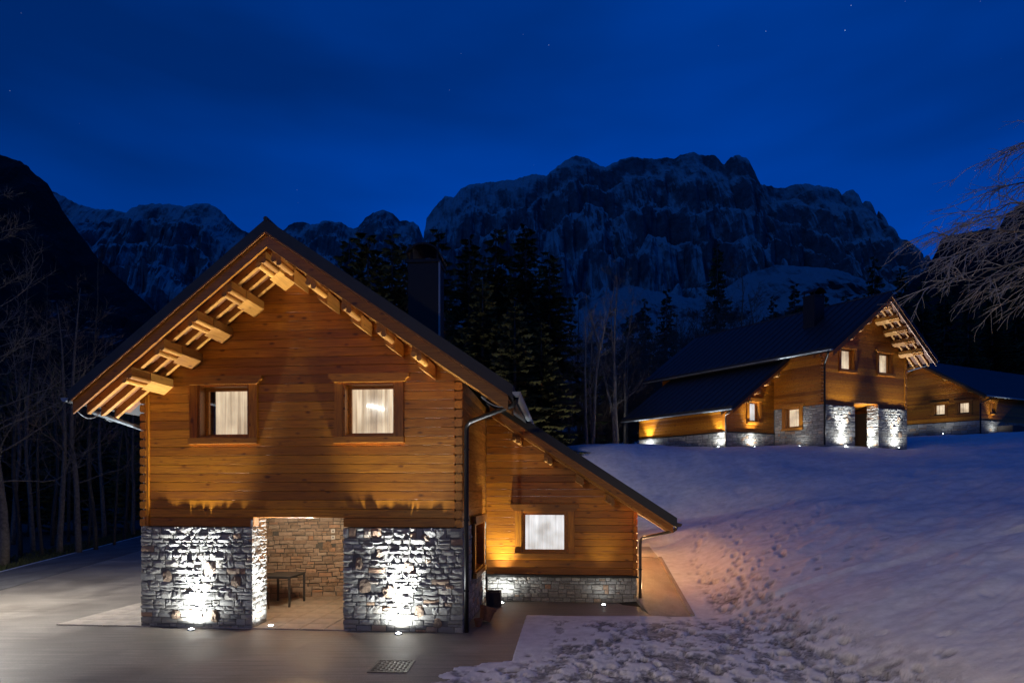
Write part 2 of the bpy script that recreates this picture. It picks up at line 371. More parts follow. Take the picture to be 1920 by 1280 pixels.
ang = np.concatenate([np.linspace(-1.25, -.36, 30), np.linspace(-.34, 1.15, 60), np.linspace(1.2, 2.2, 14)])
dep = np.exp(np.linspace(math.log(1.2), math.log(2500), 120)); A_, D_ = np.meshgrid(ang, dep)
gx = A_ * D_; gy = D_ - 2.5
gz = ground_z(gx, gy) - .14
tag(link('ground', grid_mesh('ground', gx, gy, gz, M['forest_floor'])), kind='structure')

# snow lying on the hill and the lawn, one sheet that dips under where the ground is clear
ang = np.linspace(-.22, 1.2, 620); dep = np.exp(np.linspace(math.log(5.0), math.log(95), 470)); A_, D_ = np.meshgrid(ang, dep)
sx_ = A_ * D_; sy_ = D_ * 1.0
z0 = ground_z(sx_, sy_)
rag = fbm(sx_ * 1.1, sy_ * 1.1, 5, .6)
# lawn rectangle (its clean-cut paving edges) plus a ragged tongue running to the front
yb = 15.95 - .035 * sx_
lawn_l = np.interp(sy_, [10.0, 11.9, 16.2], [-.12, -.02, .36])
inside = np.minimum(sx_ - lawn_l, yb - sy_)
tong = (sx_ - np.interp(sy_, [4, 9.2, 10.2, 11.2, 12.0, 12.4], [-2.6, -1.9, -1.45, -.85, .1, 2.0])) + rag * 1.5
inside = np.maximum(inside, np.where(sy_ < 12.2, tong, -9))
pathr = np.interp(sy_, [12, 15.7, 23, 25.3, 25.7, 60], [4.6, 4.62, 5.5, 5.65, -25, -40])
hill_in = (sx_ - pathr) + rag * .12
hill_in = np.where(sy_ < 15.5, -9, hill_in)
ins = np.maximum(inside, hill_in)
cover = sstep(-.03, .05, ins)
thick = .025 + .09 * sstep(0, 2.5, ins)
dr = fbm(sx_ * .27 + 3, sy_ * .3, 4, .45) * .6 * sstep(1, 7, sx_ - np.interp(sy_, BY, BX))
ca, sa = math.cos(.5), math.sin(.5)
st1 = fbm((sx_ * ca + sy_ * sa) * .4, (-sx_ * sa + sy_ * ca) * 1.5, 5, .52) * .24 * sstep(.5, 4, sx_ - np.interp(sy_, BY, BX)) * (1 - .75 * sstep(22, 34, sy_))
fine = fbm(sx_ * 3.5, sy_ * 3.5, 4, .6) * .03 * sstep(.15, 1.5, ins) * (1 - .8 * sstep(20, 32, sy_))
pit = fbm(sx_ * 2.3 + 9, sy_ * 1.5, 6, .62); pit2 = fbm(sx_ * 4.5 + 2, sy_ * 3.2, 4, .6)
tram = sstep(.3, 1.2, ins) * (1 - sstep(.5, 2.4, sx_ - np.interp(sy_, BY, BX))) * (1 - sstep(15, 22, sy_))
pit_shade = (.8 * sstep(.075, .11, pit) + .9 * sstep(.07, .10, pit2)) * tram * sstep(.35, .9, ins)  # painted shade for the trampled hollows, as a colour mask
H = dr + st1 + fine - (.035 * sstep(.0, .10, pit) + .02 * sstep(.02, .09, pit2)) * tram
rg = random.Random(5)
def footprint(px, py, r, dpt, ax=1.5, th=0, print_shade=0.0):
    global H
    i = (np.abs(sx_ - px) < r * 3.2) & (np.abs(sy_ - py) < r * 3.2)
    if not i.any(): return
    dx = sx_[i] - px; dy = sy_[i] - py; c, s = math.cos(th), math.sin(th)
    q = np.sqrt(((dx * c + dy * s) / ax) ** 2 + (-dx * s + dy * c) ** 2) / r
    q = q + .12 * (rag[i] * 6)
    if print_shade: pit_shade[i] = np.maximum(pit_shade[i], print_shade * sstep(1.1, .5, q))  # shade inside each print goes into the colour mask
    H[i] += dpt * (-sstep(1.15, .55, q) + .13 * np.exp(-((q - 1.3) / .3) ** 2))
for _ in range(420):
    y = 8.2 + 7.4 * rg.random() ** 1.1; x = rg.uniform(-1.6, 7.2)
    if y > 12.3 and x < 1.1 + (y - 12.3) * .45 + rg.random() * .8: continue
    if x > 5.6 + rg.random() * 1.6: continue
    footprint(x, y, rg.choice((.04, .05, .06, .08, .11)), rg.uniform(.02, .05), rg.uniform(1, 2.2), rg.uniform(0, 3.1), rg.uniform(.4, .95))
def track(pts, step=.38, jit=.16, sz=(.07, .12), dp=(.02, .055)):
    for (x0, y0), (x1, y1) in zip(pts, pts[1:]):
        L = math.hypot(x1 - x0, y1 - y0); n = max(1, int(L / step)); th = math.atan2(y1 - y0, x1 - x0)
        for k in range(n):
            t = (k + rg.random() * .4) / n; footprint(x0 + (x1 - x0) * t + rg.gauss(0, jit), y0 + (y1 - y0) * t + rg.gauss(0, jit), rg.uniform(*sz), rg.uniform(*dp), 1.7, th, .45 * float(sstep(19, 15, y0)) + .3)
track([(5.2, 8), (5.4, 11), (5.6, 14), (6.0, 18), (6.6, 22), (8.2, 26)]); track([(5.7, 8.5), (6.2, 12), (6.4, 16), (7.4, 21), (9.5, 25)]); track([(3.5, 10.5), (5, 13.5), (6.6, 17), (8.8, 20), (12, 23)])
track([(6.2, 14), (8, 18.5), (10.5, 22.5)], .45, .25); track([(5.0, 9.5), (6.3, 14.5), (7.0, 18.2), (7.6, 20.5)], .35, .2); track([(2, 11.5), (5, 15), (7.5, 16.5), (11, 17.5)], .5, .2)
for _ in range(40):
    y = rg.uniform(9, 26); x = np.interp(y, BY, BX) + 1.2 + 5 * rg.random() ** 1.5
    footprint(x, y, rg.uniform(.06, .12), rg.uniform(.02, .05), rg.uniform(1, 2.2), rg.uniform(0, 3.1))
sz_ = z0 + thick * cover + H * sstep(.05, .5, ins) - .24 * (1 - cover) - np.where(ins < -1.5, .3, 0)
keep = ins > -2.0
me = grid_mesh('snow_field', sx_, sy_, sz_, M['snow'])
at_ = me.attributes.new('print_shade', 'FLOAT', 'POINT'); at_.data.foreach_set('value', np.clip(pit_shade, 0, 1).astype(np.float32).ravel())
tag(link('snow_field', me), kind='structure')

# paved surfaces -------------------------------------------------------
A0 = math.atan(97 / 1137)
U_ = np.array([math.cos(A0), -math.sin(A0)]); V_ = np.array([math.sin(A0), math.cos(A0)]); O_ = np.array([-1.1237, 13.887])
def uv(u, v): p = O_ + u * U_ + v * V_; return float(p[0]), float(p[1])
def sheet(name, pts, z, m, sub=None):
    b = MB(); b.add([(p[0], p[1], (p[2] if len(p) > 2 else 0) + z) for p in pts], [tuple(range(len(pts)))]); return tag(b.build(name, m), kind='structure')
sheet('forecourt', [(-9.5, -3), (4.6, -3), (4.6, 15.9), uv(4.6, 4.4), uv(-7.8, 4.4), uv(-7.8, 16), (-21.0, 46), (-24.3, 46), (-16.9, 20), (-12.4, 4.2)], .002, M['forecourt'])
sheet('road', [(-12.9, 6), (-16.92, 20.02), (-26.9, 55), (-31.1, 55), (-20.9, 24.7), (-14.6, 6)], .010, M['asphalt'])
sheet('road_edge_line', [(-14.55, 6), (-20.83, 24.72), (-31.0, 55), (-31.14, 55), (-20.97, 24.68), (-14.68, 6)], .014, M['paint'])

# strip of tiles along the left wall and the tiled floor of the passage
bb = MB(); bb.add([(*uv(-10, 0), 0), (*uv(-7.5, 0), 0), (*uv(-7.5, 14), 0), (*uv(-10, 14), 0)], [(0, 1, 2, 3)])
tr_ = tag(bb.build('tile_terrace', M['grout']), kind='structure'); tr_.location.z = .012
tmesh = {}
def tile(parent, u, v, w, d, z):
    k = (round(w, 3), round(d, 3))
    if k not in tmesh:
        q = MB(); g = .006; e = .005
        q.loft([(g, g, 0), (w - g, g, 0), (w - g, d - g, 0), (g, d - g, 0)], [(g + e, g + e, .02), (w - g - e, g + e, .02), (w - g - e, d - g - e, .02), (g + e, d - g - e, .02)])
        tmesh[k] = q.mesh('tile', M['tile'])
    o = link('tile', tmesh[k], parent); p = uv(u, v); o.location = (p[0], p[1], z); o.rotation_euler.z = -A0
for i in range(4):
    for j in range(14): tile(tr_, -10 + i * .6, j * .62, .6, .62, 0)
bb = MB(); bb.add([(*uv(-8, .0), 0), (*uv(-2.5, .0), 0), (*uv(-2.5, 6.6), 0), (*uv(-8, 6.6), 0)], [(0, 1, 2, 3)])
pf = tag(bb.build('passage_floor', M['grout']), kind='structure'); pf.location.z = .009
for i in range(7):
    for j in range(9): tile(pf, -6.9 + i * .6, .005 + j * .62, .6, .62, 0)
# side path rising along the lean-to
bb = MB(); L_ = [uv(4.4, 4.3), uv(4.4, 10), uv(4.4, 10.9)]
bb.add([(*L_[0], .0), (*uv(4.55, 2.4), 0), (4.62, 15.72, 0), (5.0, 18.6, .3), (5.55, 23, .75), (*uv(4.3, 10.2), .75), (*uv(4.3, 6.0), .3)], [(0, 1, 2, 3, 6), (3, 4, 5, 6)])
tag(bb.build('side_path', M['apron']), kind='structure').location.z = .016
bb = MB(); bb.add([(5.56, 23.0, .75), (5.75, 25.5, .98), (*uv(4.3, 12.6), .98), (*uv(4.3, 10.2), .75)], [(0, 1, 2, 3)])
tag(bb.build('upper_path', M['tile']), kind='structure').location.z = .03
b = MB(); b.loft([(4.62, 15.72, -.1), (4.74, 15.72, -.1), (4.74, 15.72, .07), (4.62, 15.72, .07)], [(5.55, 23, .65), (5.67, 23, .65), (5.67, 23, .82), (5.55, 23, .82)])
tag(b.build('path_kerb', M['apron']), kind='structure')
# grass verge beyond the road
def strip(n, seed):
    r = random.Random(seed); b = MB()
    for _ in range(n):
        t = r.random(); y = 8 + 44 * t ** 1.2; x = np.interp(y, [6, 24.7, 55], [-14.75, -21.05, -31.3]) - 2.2 * r.random() ** 1.6
        h = r.uniform(.05, .2); a = r.uniform(0, 6.3); dx = math.cos(a) * .04; dy = math.sin(a) * .04; lx = r.uniform(-.06, .06)
        b.add([(x - dx, y - dy, -.03), (x + dx, y + dy, -.03), (x + lx, y + lx, h)], [(0, 1, 2)])
    return b
tag(strip(7000, 3).build('verge_grass', M['grass']), 'short dry grass on the verge beyond the road edge line', 'grass', kind='stuff')
# ------------------------------------------------------------------ chalets
def wave_sheet(b, fm, a0, a1, c, z0, z1, amp, waves, seed, n=48):
    r = random.Random(seed); ph = r.random() * 6; top = []; bot = []
    for i in range(n + 1):
        t = i / n; w = amp * (math.sin(t * waves * 6.283 + ph + .8 * math.sin(t * 7 + ph)) + .35 * math.sin(t * waves * 15 + ph))
        top.append(fm(a0 + (a1 - a0) * t, c + w * .7, z1)); bot.append(fm(a0 + (a1 - a0) * t, c + w, z0))
    b.add(bot + top, [(i, i + 1, n + 2 + i, n + 1 + i) for i in range(n)])

def window(parent, xf, fm, a0, a1, z0, z1, curtain='curtain', depth=.34, cas=.2, seed=1, shutter=False, label=None, curt_range=(0, 1)):
    def bx(b, aa0, aa1, c0, c1, zz0, zz1):
        P = [fm(a, c, z) for z in (zz0, zz1) for a, c in ((aa0, c0), (aa1, c0), (aa1, c1), (aa0, c1))]
        b.add(P, [(0, 3, 2, 1), (4, 5, 6, 7), (0, 1, 5, 4), (1, 2, 6, 5), (2, 3, 7, 6), (3, 0, 4, 7)])
    f = MB(xf)
    t = .045
    bx(f, a0, a0 + t, -.03, depth, z0, z1); bx(f, a1 - t, a1, -.03, depth, z0, z1)
    bx(f, a0 + t, a1 - t, -.03, depth, z1 - t, z1); bx(f, a0 + t, a1 - t, -.03, depth, z0, z0 + t)
    i0, i1, j0, j1 = a0 + t, a1 - t, z0 + t, z1 - t; s = .065
    bx(f, i0, i0 + s, depth - .13, depth - .06, j0, j1); bx(f, i1 - s, i1, depth - .13, depth - .06, j0, j1)
    bx(f, i0 + s, i1 - s, depth - .13, depth - .06, j0, j0 + s); bx(f, i0 + s, i1 - s, depth - .13, depth - .06, j1 - s, j1)
    w = f.build('window', M['trim'], parent)
    if label: w['label'] = label
    for q0, q1 in ((a0 - cas, a0 - .003), (a1 + .003, a1 + cas)):
        c = MB(xf); bx(c, q0, q1, -.055, -.004, z0, z1); c.build('casing', M['wood_z'], w)
    hd = MB(xf); e = cas
    pts = [(a0 - e, z1), (a0 - e - .05, z1 + .025), (a0 - e - .075, z1 + .08), (a0 - e - .13, z1 + .11), (a0 - e - .13, z1 + .2), (a1 + e + .13, z1 + .2), (a1 + e + .13, z1 + .11), (a1 + e + .075, z1 + .08), (a1 + e + .05, z1 + .025), (a1 + e, z1)]
    hd.loft([fm(a, -.095, z + .003) for a, z in pts], [fm(a, -.004, z + .003) for a, z in pts]); hd.build('header', M['trim'], w)
    sl = MB(xf); bx(sl, a0 - e - .02, a1 + e + .02, -.1, -.004, z0 - .14, z0 - .003); sl.build('sill', M['trim'], w)
    if shutter:
        p = MB(xf); bx(p, i0 + s, i1 - s, depth - .1, depth - .08, j0 + s, j1 - s); p.build('shutter', M['trim'], w); return w
    p = MB(xf); bx(p, i0 + s, i1 - s, depth - .1, depth - .092, j0 + s, j1 - s); p.build('pane', M['glass'], w)
    c = MB(xf); wave_sheet(c, fm, i0 + (i1 - i0) * curt_range[0], i0 + (i1 - i0) * curt_range[1], depth + .02, j0 - .02, j1 + .02, .022, 8, seed); c.build('curtain', M[curtain], w, True)
    if curt_range != (0, 1):
        c = MB(xf); bx(c, i0, i1, depth + .3, depth + .31, j0, j1); c.build('dark_room', M['planter'], w)
    return w

# --- stones -----------------------------------------------------------
def stone_rects(w, h, seed, sc=1.0, ochre=0):
    r = random.Random(seed); out = []; big = []
    for k in range(ochre):
        for _ in range(40):
            bw = r.uniform(.2, .34) * sc; bh = r.uniform(.2, .36) * sc; x = r.uniform(.1, w - bw - .1); z = r.uniform(.05, h - bh - .05)
            if all(abs(x - q[0]) > .4 or abs(z - q[2]) > .45 for q in big): big.append((x, x + bw, z, z + bh)); break
    z = 0
    while z < h - .02:
        rh = r.choice((.09, .11, .13, .15, .18)) * sc
        if h - z - rh < .07 * sc: rh = h - z
        x = 0
        while x < w - .01:
            sw = r.uniform(.11, .36) * sc * (1.15 if rh > .12 else 1)
            if w - x - sw < .09 * sc: sw = w - x
            if rh > .12 * sc and r.random() < .28:
                f = r.uniform(.38, .62); cand = [(x, x + sw, z, z + rh * f), (x, x + sw, z + rh * f, z + rh)]
            else: cand = [(x, x + sw, z, z + rh)]
            for c in cand:
                dz = r.uniform(-.012, .012)
                c = (c[0], c[1], max(0, c[2] + dz), min(h, c[3] + dz))
                hit = False
                for q in big:
                    ov = max(0, min(c[1], q[1]) - max(c[0], q[0])) * max(0, min(c[3], q[3]) - max(c[2], q[2]))
                    if ov > .45 * (c[1] - c[0]) * (c[3] - c[2]): hit = True
                if not hit: out.append((*c, 0))
            x += sw
        z += rh
    return out + [(*q, 1) for q in big]

def stone_variant(seed, shape=0, ny=4, nx=5):
    r = random.Random(seed); v = []; f = []
    tilt = (r.uniform(-.3, .3), r.uniform(-.35, .35))
    for j in range(ny):
        for i in range(nx):
            a = i / (nx - 1) - .5; c = j / (ny - 1) - .5; edge = i in (0, nx - 1) or j in (0, ny - 1)
            d = -1.0 + tilt[0] * a + tilt[1] * c + r.uniform(-.28, .28)
            if edge: d += r.uniform(.25, .6)
            aa, cc = a * .955 + r.uniform(-.03, .03), c * .93 + r.uniform(-.04, .04)
            if shape:
                k = max(abs(a), abs(c)) * 2; l = math.hypot(a, c) * 2
                if l > 0: q = (k / l) * .62 + .38 * 1; aa *= q; cc *= q
                aa *= 1 - .35 * (c + .5) * r.uniform(.5, 1)
            v.append((aa, d, cc))
    for j in range(ny - 1):
        for i in range(nx - 1): f.append((j * nx + i, j * nx + i + 1, (j + 1) * nx + i + 1, (j + 1) * nx + i))
    rim = [i for i in range(nx)] + [j * nx + nx - 1 for j in range(1, ny)] + [(ny - 1) * nx + i for i in range(nx - 2, -1, -1)] + [j * nx for j in range(ny - 2, 0, -1)]
    n = len(v); v += [(v[i][0], .9, v[i][2]) for i in rim]; k = len(rim)
    for i in range(k): f.append((rim[(i + 1) % k], rim[i], n + i, n + (i + 1) % k))
    return v, f
SV = [stone_variant(100 + k) for k in range(16)]; SVB = [stone_variant(300 + k, 1, 5, 5) for k in range(5)]
SVL = [stone_variant(500 + k, 0, 3, 4) for k in range(12)]
def vmesh(vf, m):
    b = MB(); b.v, b.f = list(vf[0]), list(vf[1]); return b.mesh('stone', m)
SVm = [vmesh(q, M['stone']) for q in SV]; SVBm = [vmesh(q, M['ochre']) for q in SVB]

def stones_joined(name, parent, xf, fm, rects, a_off, z_off, seed, m, variants=SV, prd=(.014, .038), ochre_mat='ochre'):
    r = random.Random(seed); b = MB(xf); bo = MB(xf)
    for x0, x1, z0, z1, k in rects:
        v, f = r.choice(SVB if k else variants); p = r.uniform(*prd) * (1.3 if k else 1); w = x1 - x0 - .012; h = z1 - z0 - .010
        fl = r.choice((-1, 1))
        (bo if k else b).add([fm(a_off + (x0 + x1) / 2 + q[0] * w * fl, q[1] * p + .01, z_off + (z0 + z1) / 2 + q[2] * h) for q in v], f)
    o = b.build(name, m, parent); tag(o, kind='stuff')
    if bo.v: tag(bo.build(name, M[ochre_mat], parent), kind='stuff')
    return o

HR = -3.96; ZR = 8.99; SL = .795; SR = .685
def top(u): return ZR - (HR - u) * SL if u < HR else ZR - (u - HR) * SR
def uleft(z, d): return HR - (ZR - d - z) / SL
def uright(z, d): return HR + (ZR - d - z) / SR
def top2(u): return 5.42 - .66 * (u - 1.0)
CH = .2105; Z0 = 2.42

def log_piece(b, fm, z0, z1, a0f, a1f, ch=.009, back=.13):
    prof = [(back, z0), (.012, z0), (0, z0 + ch), (0, z1 - ch * .5), (.006, z1), (back, z1)]
    b.loft([fm(a0f(z), c, z) for c, z in prof], [fm(a1f(z), c, z) for c, z in prof])

def build_chalet(P, xf, detail, LV=4.2, LU=4.45, LEN=14.0, LLEN=14.0, LDZ=0.0):
    top2 = lambda u: 5.42 + LDZ - .66 * (u - 1.0)
    F = lambda vf: (lambda a, c, z: (a, vf + c, z))                  # wall facing the camera
    S = lambda uf: (lambda a, c, z: (uf - c, a, z))                  # wall facing +u
    SLf = lambda uf: (lambda a, c, z: (uf + c, a, z))                # wall facing -u
    seed = 11 if detail else 77
    # ---- stone pillars, passage
    stone_mesh_jobs = []
    pillars = [(-7.84, -5.03, .78), (-2.84, 0.0, LV + .3)]
    rects_all = []
    for k, (u0, u1, dv) in enumerate(pillars):
        b = MB(xf); b.box(u0 + .035, u1 - (.035 if k == 0 else .5), .045, dv - .02, 0, 2.40)
        if k: wa = 3.55 if detail else 2.6; b.box(u1 - .499, u1 - .035, .045, 1.5, 0, 2.4); b.box(u1 - .499, u1 - .035, wa, dv - .02, 0, 2.4); b.box(u1 - .499, u1 - .035, 1.501, wa - .001, 0, 1.02)
        pil = b.build('stone_pillar', M['grout'], P)
        rc = stone_rects(u1 - u0, 2.41, seed + k, 1.0 if detail else 1.35, (6 if k == 0 else 8) if detail else 3)
        if detail: rects_all += [(q, u0, pil) for q in rc]
        else: stones_joined('stone', pil, xf, F(.03), rc, u0, 0, seed + k, M['stone'], SVL)
        # faces round the corner
        if k == 0:
            rc = stone_rects(dv - .05, 2.60, seed + 20, 1.0 if detail else 1.3, 0)
            stones_joined('stone', pil, xf, S(u1 - .03), rc, .03, 0, seed + 21, M['stone'], SV if detail else SVL)
            rc = stone_rects(dv - .05, 2.40, seed + 24, 1.3, 0)
            stones_joined('stone', pil, xf, SLf(u0 + .03), rc, .03, 0, seed + 25, M['stone'], SVL)
        else:
            # side wall of the ground floor with its window
            for (a0, a1, zz0, zz1) in ((.03, 1.5, 0, 2.42), (3.55 if detail else 2.6, LV, 0, 2.42), (1.5, 3.55 if detail else 2.6, 0, 1.02)):
                rc = stone_rects(a1 - a0, zz1 - zz0, seed + 30 + int(a0 * 10), 1.1, 0)
                stones_joined('stone', pil, xf, S(u1 - .03), rc, a0, zz0, seed + 31, M['stone'], SV if detail else SVL)
    if detail:
        rects_all.sort(key=lambda t: -(t[0][1] - t[0][0]) * (t[0][3] - t[0][2]))
        r = random.Random(9); rest = {}
        for n, (q, u0, pil) in enumerate(rects_all):
            if n < 292:
                p = r.uniform(.012, .036); w = q[1] - q[0] - .012; h = q[3] - q[2] - .010
                o = link('stone', r.choice(SVBm if q[4] else SVm), pil)
                o.location = (u0 + (q[0] + q[1]) / 2, .04, (q[2] + q[3]) / 2); o.scale = (w * r.choice((-1, 1)), p * (1.3 if q[4] else 1), h)
            else: rest.setdefault(pil, []).append((q, u0))
        for pil, L in rest.items():
            u0 = L[0][1]; stones_joined('stone', pil, xf, F(.04), [q for q, _ in L], u0, 0, 5, M['stone'], SV)
    # passage: side wall, angled back wall, ceiling
    b = MB(xf); b.box(-7.8, -7.5, .78, LEN, 0, 2.42); b.build('side_wall', M['grout'], P)
    pv = lambda u: 4.0 + (u + 6.52) * .316
    bwf = lambda a, c, z: (a - .316 * c * .9, pv(a) + c * .95, z)
    b = MB(xf); b.loft([bwf(-7.5, .05, 0), bwf(-2.9, .05, 0), bwf(-2.9, .05, 2.62), bwf(-7.5, .05, 2.62)], [bwf(-7.5, .3, 0), bwf(-2.9, .3, 0), bwf(-2.9, .3, 2.62), bwf(-7.5, .3, 2.62)])
    bw = b.build('passage_wall', M['grout'], P)
    stones_joined('stone', bw, xf, bwf, stone_rects(4.6, 2.62, seed + 40, .95 if detail else 1.4, 3 if detail else 0), -7.5, 0, seed + 41, M['stone_pale'], SVL, (.012, .03))
    b = MB(xf); b.box(-7.72, -2.86, .3, 6.5, 2.633, 2.70); b.build('ceiling', M['wood_y'], P)
    if detail:
        for zz in (1.985, 1.79):
            b = MB(xf); fm = bwf
            a0 = -4.88
            b.loft([fm(a0 + q, -.075, zz + w) for q, w in ((0, 0), (.11, 0), (.11, .12), (0, .12))], [fm(a0 + q, -.03, zz + w) for q, w in ((0, 0), (.11, 0), (.11, .12), (0, .12))]); sp = b.build('switch_plate', M['white_plate'], P)
            b = MB(xf); b.loft([fm(a0 + q, -.083, zz + w) for q, w in ((.03, .035), (.08, .035), (.08, .085), (.03, .085))], [fm(a0 + q, -.072, zz + w) for q, w in ((.03, .035), (.08, .035), (.08, .085), (.03, .085))]); b.build('rocker', M['lampbody'], sp)
    # ---- front gable wall of logs
    wins = [(-6.40, -5.13, Z0 + 10 * CH, Z0 + 16 * CH), (-2.84, -1.60, Z0 + 10 * CH, Z0 + 16 * CH)]
    core = MB(xf); logs = MB(xf); pieces = []
    k = 0
    while True:
        z0 = Z0 + k * CH; z1 = z0 + CH - .004
        if uleft(z0, .34) > HR - .12: break
        lf = lambda z: max(-7.70, uleft(z, .34)); rf = lambda z: min(-.21, uright(z, .34))
        cuts = []
        if k == 0: cuts = [(-5.04, -2.84)]
        if 10 <= k < 16: cuts = [(w[0], w[1]) for w in wins]
        edges = [lf] + [(lambda z, c=c: c) for w in cuts for c in w] + [rf]
        for i in range(0, len(edges), 2): pieces.append((z0, z1, edges[i], edges[i + 1]))
        k += 1
    for z0, z1, a, b_ in pieces:
        core.loft([(a(z), .2, z) for z in (z0,)] + [(b_(z0), .2, z0), (b_(z1), .2, z1), (a(z1), .2, z1)], [(a(z0), .33, z0), (b_(z0), .33, z0), (b_(z1), .33, z1), (a(z1), .33, z1)])
    fw = core.build('front_wall', M['wood_x'], P)
    if detail:
        for z0, z1, a, b_ in pieces:
            l = MB(xf); log_piece(l, F(.08), z0, z1, a, b_); l.build('log', M['wood_x'], fw)
    else:
        for z0, z1, a, b_ in pieces: log_piece(logs, F(.08), z0, z1, a, b_)
        tag(logs.build('log', M['wood_x'], fw), kind='stuff')
    # interlocked log ends on the two front corners
    for u0, u1, zt, side in ((-7.86, -7.71, top(-7.8) - .36, -1), (-.20, -.02, top(0) - .36, 1)):
        b = MB(xf); b.box(u0 + .01, u1 - .015, .17, .33, Z0, zt); cj = b.build('corner_joint', M['wood_z'], P)
        j = MB(xf); z = Z0
        while z < zt - .05:
            q = j if not detail else MB(xf)
            z1 = min(z + CH - .035, zt)
            prof = [(u0, z + .03), (u0 + .03, z), (u1 - .03, z), (u1, z + .03), (u1, z1 - .03), (u1 - .03, z1), (u0 + .03, z1), (u0, z1 - .03)]
            if side < 0: prof = [(u0 - .03 * (1 if 0 < i < 3 else 0), zz) for i, (uu, zz) in enumerate(prof[:0])] or prof
            q.prism(prof, .03, .20)
            if detail: q.build('log_end', M['wood_y'], cj)
            z += CH
        if not detail: tag(j.build('log_end', M['wood_y'], cj), kind='stuff')
        if side < 0:
            b = MB(xf); b.box(u1 - .012, u1 + .06, .045, .12, Z0, zt); b.build('corner_board', M['wood_z'], P)
    # side wall of logs, right of the gable (wall facing +u)
    b = MB(xf); b.box(-.30, -.14, .34, LEN, Z0, 5.93); sw = b.build('side_wall', M['wood_y'], P); lg = MB(xf)
    z = Z0; n = 0
    while z < 5.72:
        q = MB(xf) if detail else lg
        log_piece(q, S(-.03), z, z + CH - .004, lambda zz: .21, lambda zz: LEN)
        if detail: q.build('log', M['wood_y'], sw)
        z += CH
    if not detail: tag(lg.build('log', M['wood_y'], sw), kind='stuff')
    b = MB(xf); b.box(-7.69, -7.5, .34, LEN, Z0, 5.66); b.build('side_wall', M['wood_y'], P)
    b = MB(xf); b.box(-7.69, -.3, LEN - .2, LEN, 0, 5.2); b.prism([(-7.69, 5.2), (-.3, 5.2), (HR, 8.5)], LEN - .2, LEN - .01); b.build('rear_wall', M['wood_x'], P)
    # drip board over the stone
    # ---- windows
    cr_ = [(.12, 1), (0, 1)] if detail else [(.0, .62), (.0, .6)]
    wl = ['left upper window with tied-back curtain', 'right upper window with a lit lamp behind the curtain'] if detail else [None, None]
    for i, w in enumerate(wins):
        window(P, xf, F(.08), *w, curtain='curtain', seed=3 + i, label=wl[i], curt_range=cr_[i], depth=.36 if detail else .3)
    if detail: window(P, xf, S(0.0), 1.75, 3.3, 1.18, 2.42, depth=.3, shutter=True, label='side window seen edge-on beside the downpipe')
    else: window(P, xf, S(0.0), 1.55, 2.55, 1.18, 2.42, depth=.3, seed=8)
    # ---- lean-to
    pl = .74 if detail else .9
    b = MB(xf); b.box(.02, LU - .03, LV + .05, LLEN, 0, pl - .01); sp = b.build('stone_plinth', M['grout'], P)
    rc = stone_rects(LU - .05, pl, seed + 50, .85 if detail else 1.3, 0)
    stones_joined('stone', sp, xf, F(LV + .03), rc, .03, 0, seed + 51, M['stone'], SV if detail else SVL)
    rc = stone_rects(LLEN - LV, pl, seed + 53, 1.3, 0)
    stones_joined('stone', sp, xf, S(LU - .03), rc, LV, 0, seed + 54, M['stone'], SVL)
    b = MB(xf); b.box(.0, LU + .02, LV - .03, LV + .15, pl + .002, pl + .06); b.box(LU - .1, LU + .02, LV + .152, LLEN, pl + .002, pl + .06); b.build('flashing', M['metal_dark'], P)
    zb = pl + .065
    wz0, wz1 = zb + 3 * CH, zb + 9 * CH - .02
    lw = (1.05, 2.42) if detail else (1.3, 2.2)
    core = MB(xf); pieces = []; k = 0
    while True:
        z0 = zb + k * CH; z1 = z0 + CH - .004
        ur = lambda z: min(LU - .13, 1.0 + (5.42 + LDZ - .34 - z) / .66)
        if ur(z1) < .3: break
        cuts = [lw] if (z0 < wz1 - .03 and z1 > wz0 + .03) else []
        edges = [lambda z: -.01] + [(lambda z, c=c: c) for w in cuts for c in w] + [ur]
        for i in range(0, len(edges), 2): pieces.append((z0, z1, edges[i], edges[i + 1]))
        k += 1
    for z0, z1, a, b_ in pieces:
        core.loft([(a(z0), LV + .2, z0), (b_(z0), LV + .2, z0), (b_(z1), LV + .2, z1), (a(z1), LV + .2, z1)], [(a(z0), LV + .33, z0), (b_(z0), LV + .33, z0), (b_(z1), LV + .33, z1), (a(z1), LV + .33, z1)])
    lwall = core.build('lean_to_wall', M['wood_x'], P); lg = MB(xf)
    for z0, z1, a, b_ in pieces:
        q = MB(xf) if detail else lg
        log_piece(q, F(LV + .06), z0, z1, a, b_)
        if detail: q.build('log', M['wood_x'], lwall)
    if not detail: tag(lg.build('log', M['wood_x'], lwall), kind='stuff')
    window(P, xf, F(LV + .06), lw[0], lw[1], wz0, wz1, curtain='curtain_white', seed=6, depth=.16 if detail else .3, label='ground floor window with bright white curtain' if detail else None, curt_range=(0, 1) if detail else (.0, .65))
    zt = top2(LU) - .36
    b = MB(xf); b.box(LU - .12, LU - .02, LV + .17, LV + .33, zb, zt); cj = b.build('corner_joint', M['wood_z'], P); j = MB(xf); z = zb
    while z < zt - .05:
        q = MB(xf) if detail else j
        q.box(LU - .125, LU, LV + .02, LV + .18, z, min(z + CH - .03, zt))
        if detail: q.build('log_end', M['wood_y'], cj)
        z += CH
    if not detail: tag(j.build('log_end', M['wood_y'], cj), kind='stuff')
    b = MB(xf); b.box(LU - .3, LU - .16, LV + .34, LLEN, zb, zt + .1); b.box(.1, LU - .3, LLEN - .2, LLEN, 0, zt); s2 = b.build('lean_to_side_wall', M['wood_y'], P); lg = MB(xf); z = zb
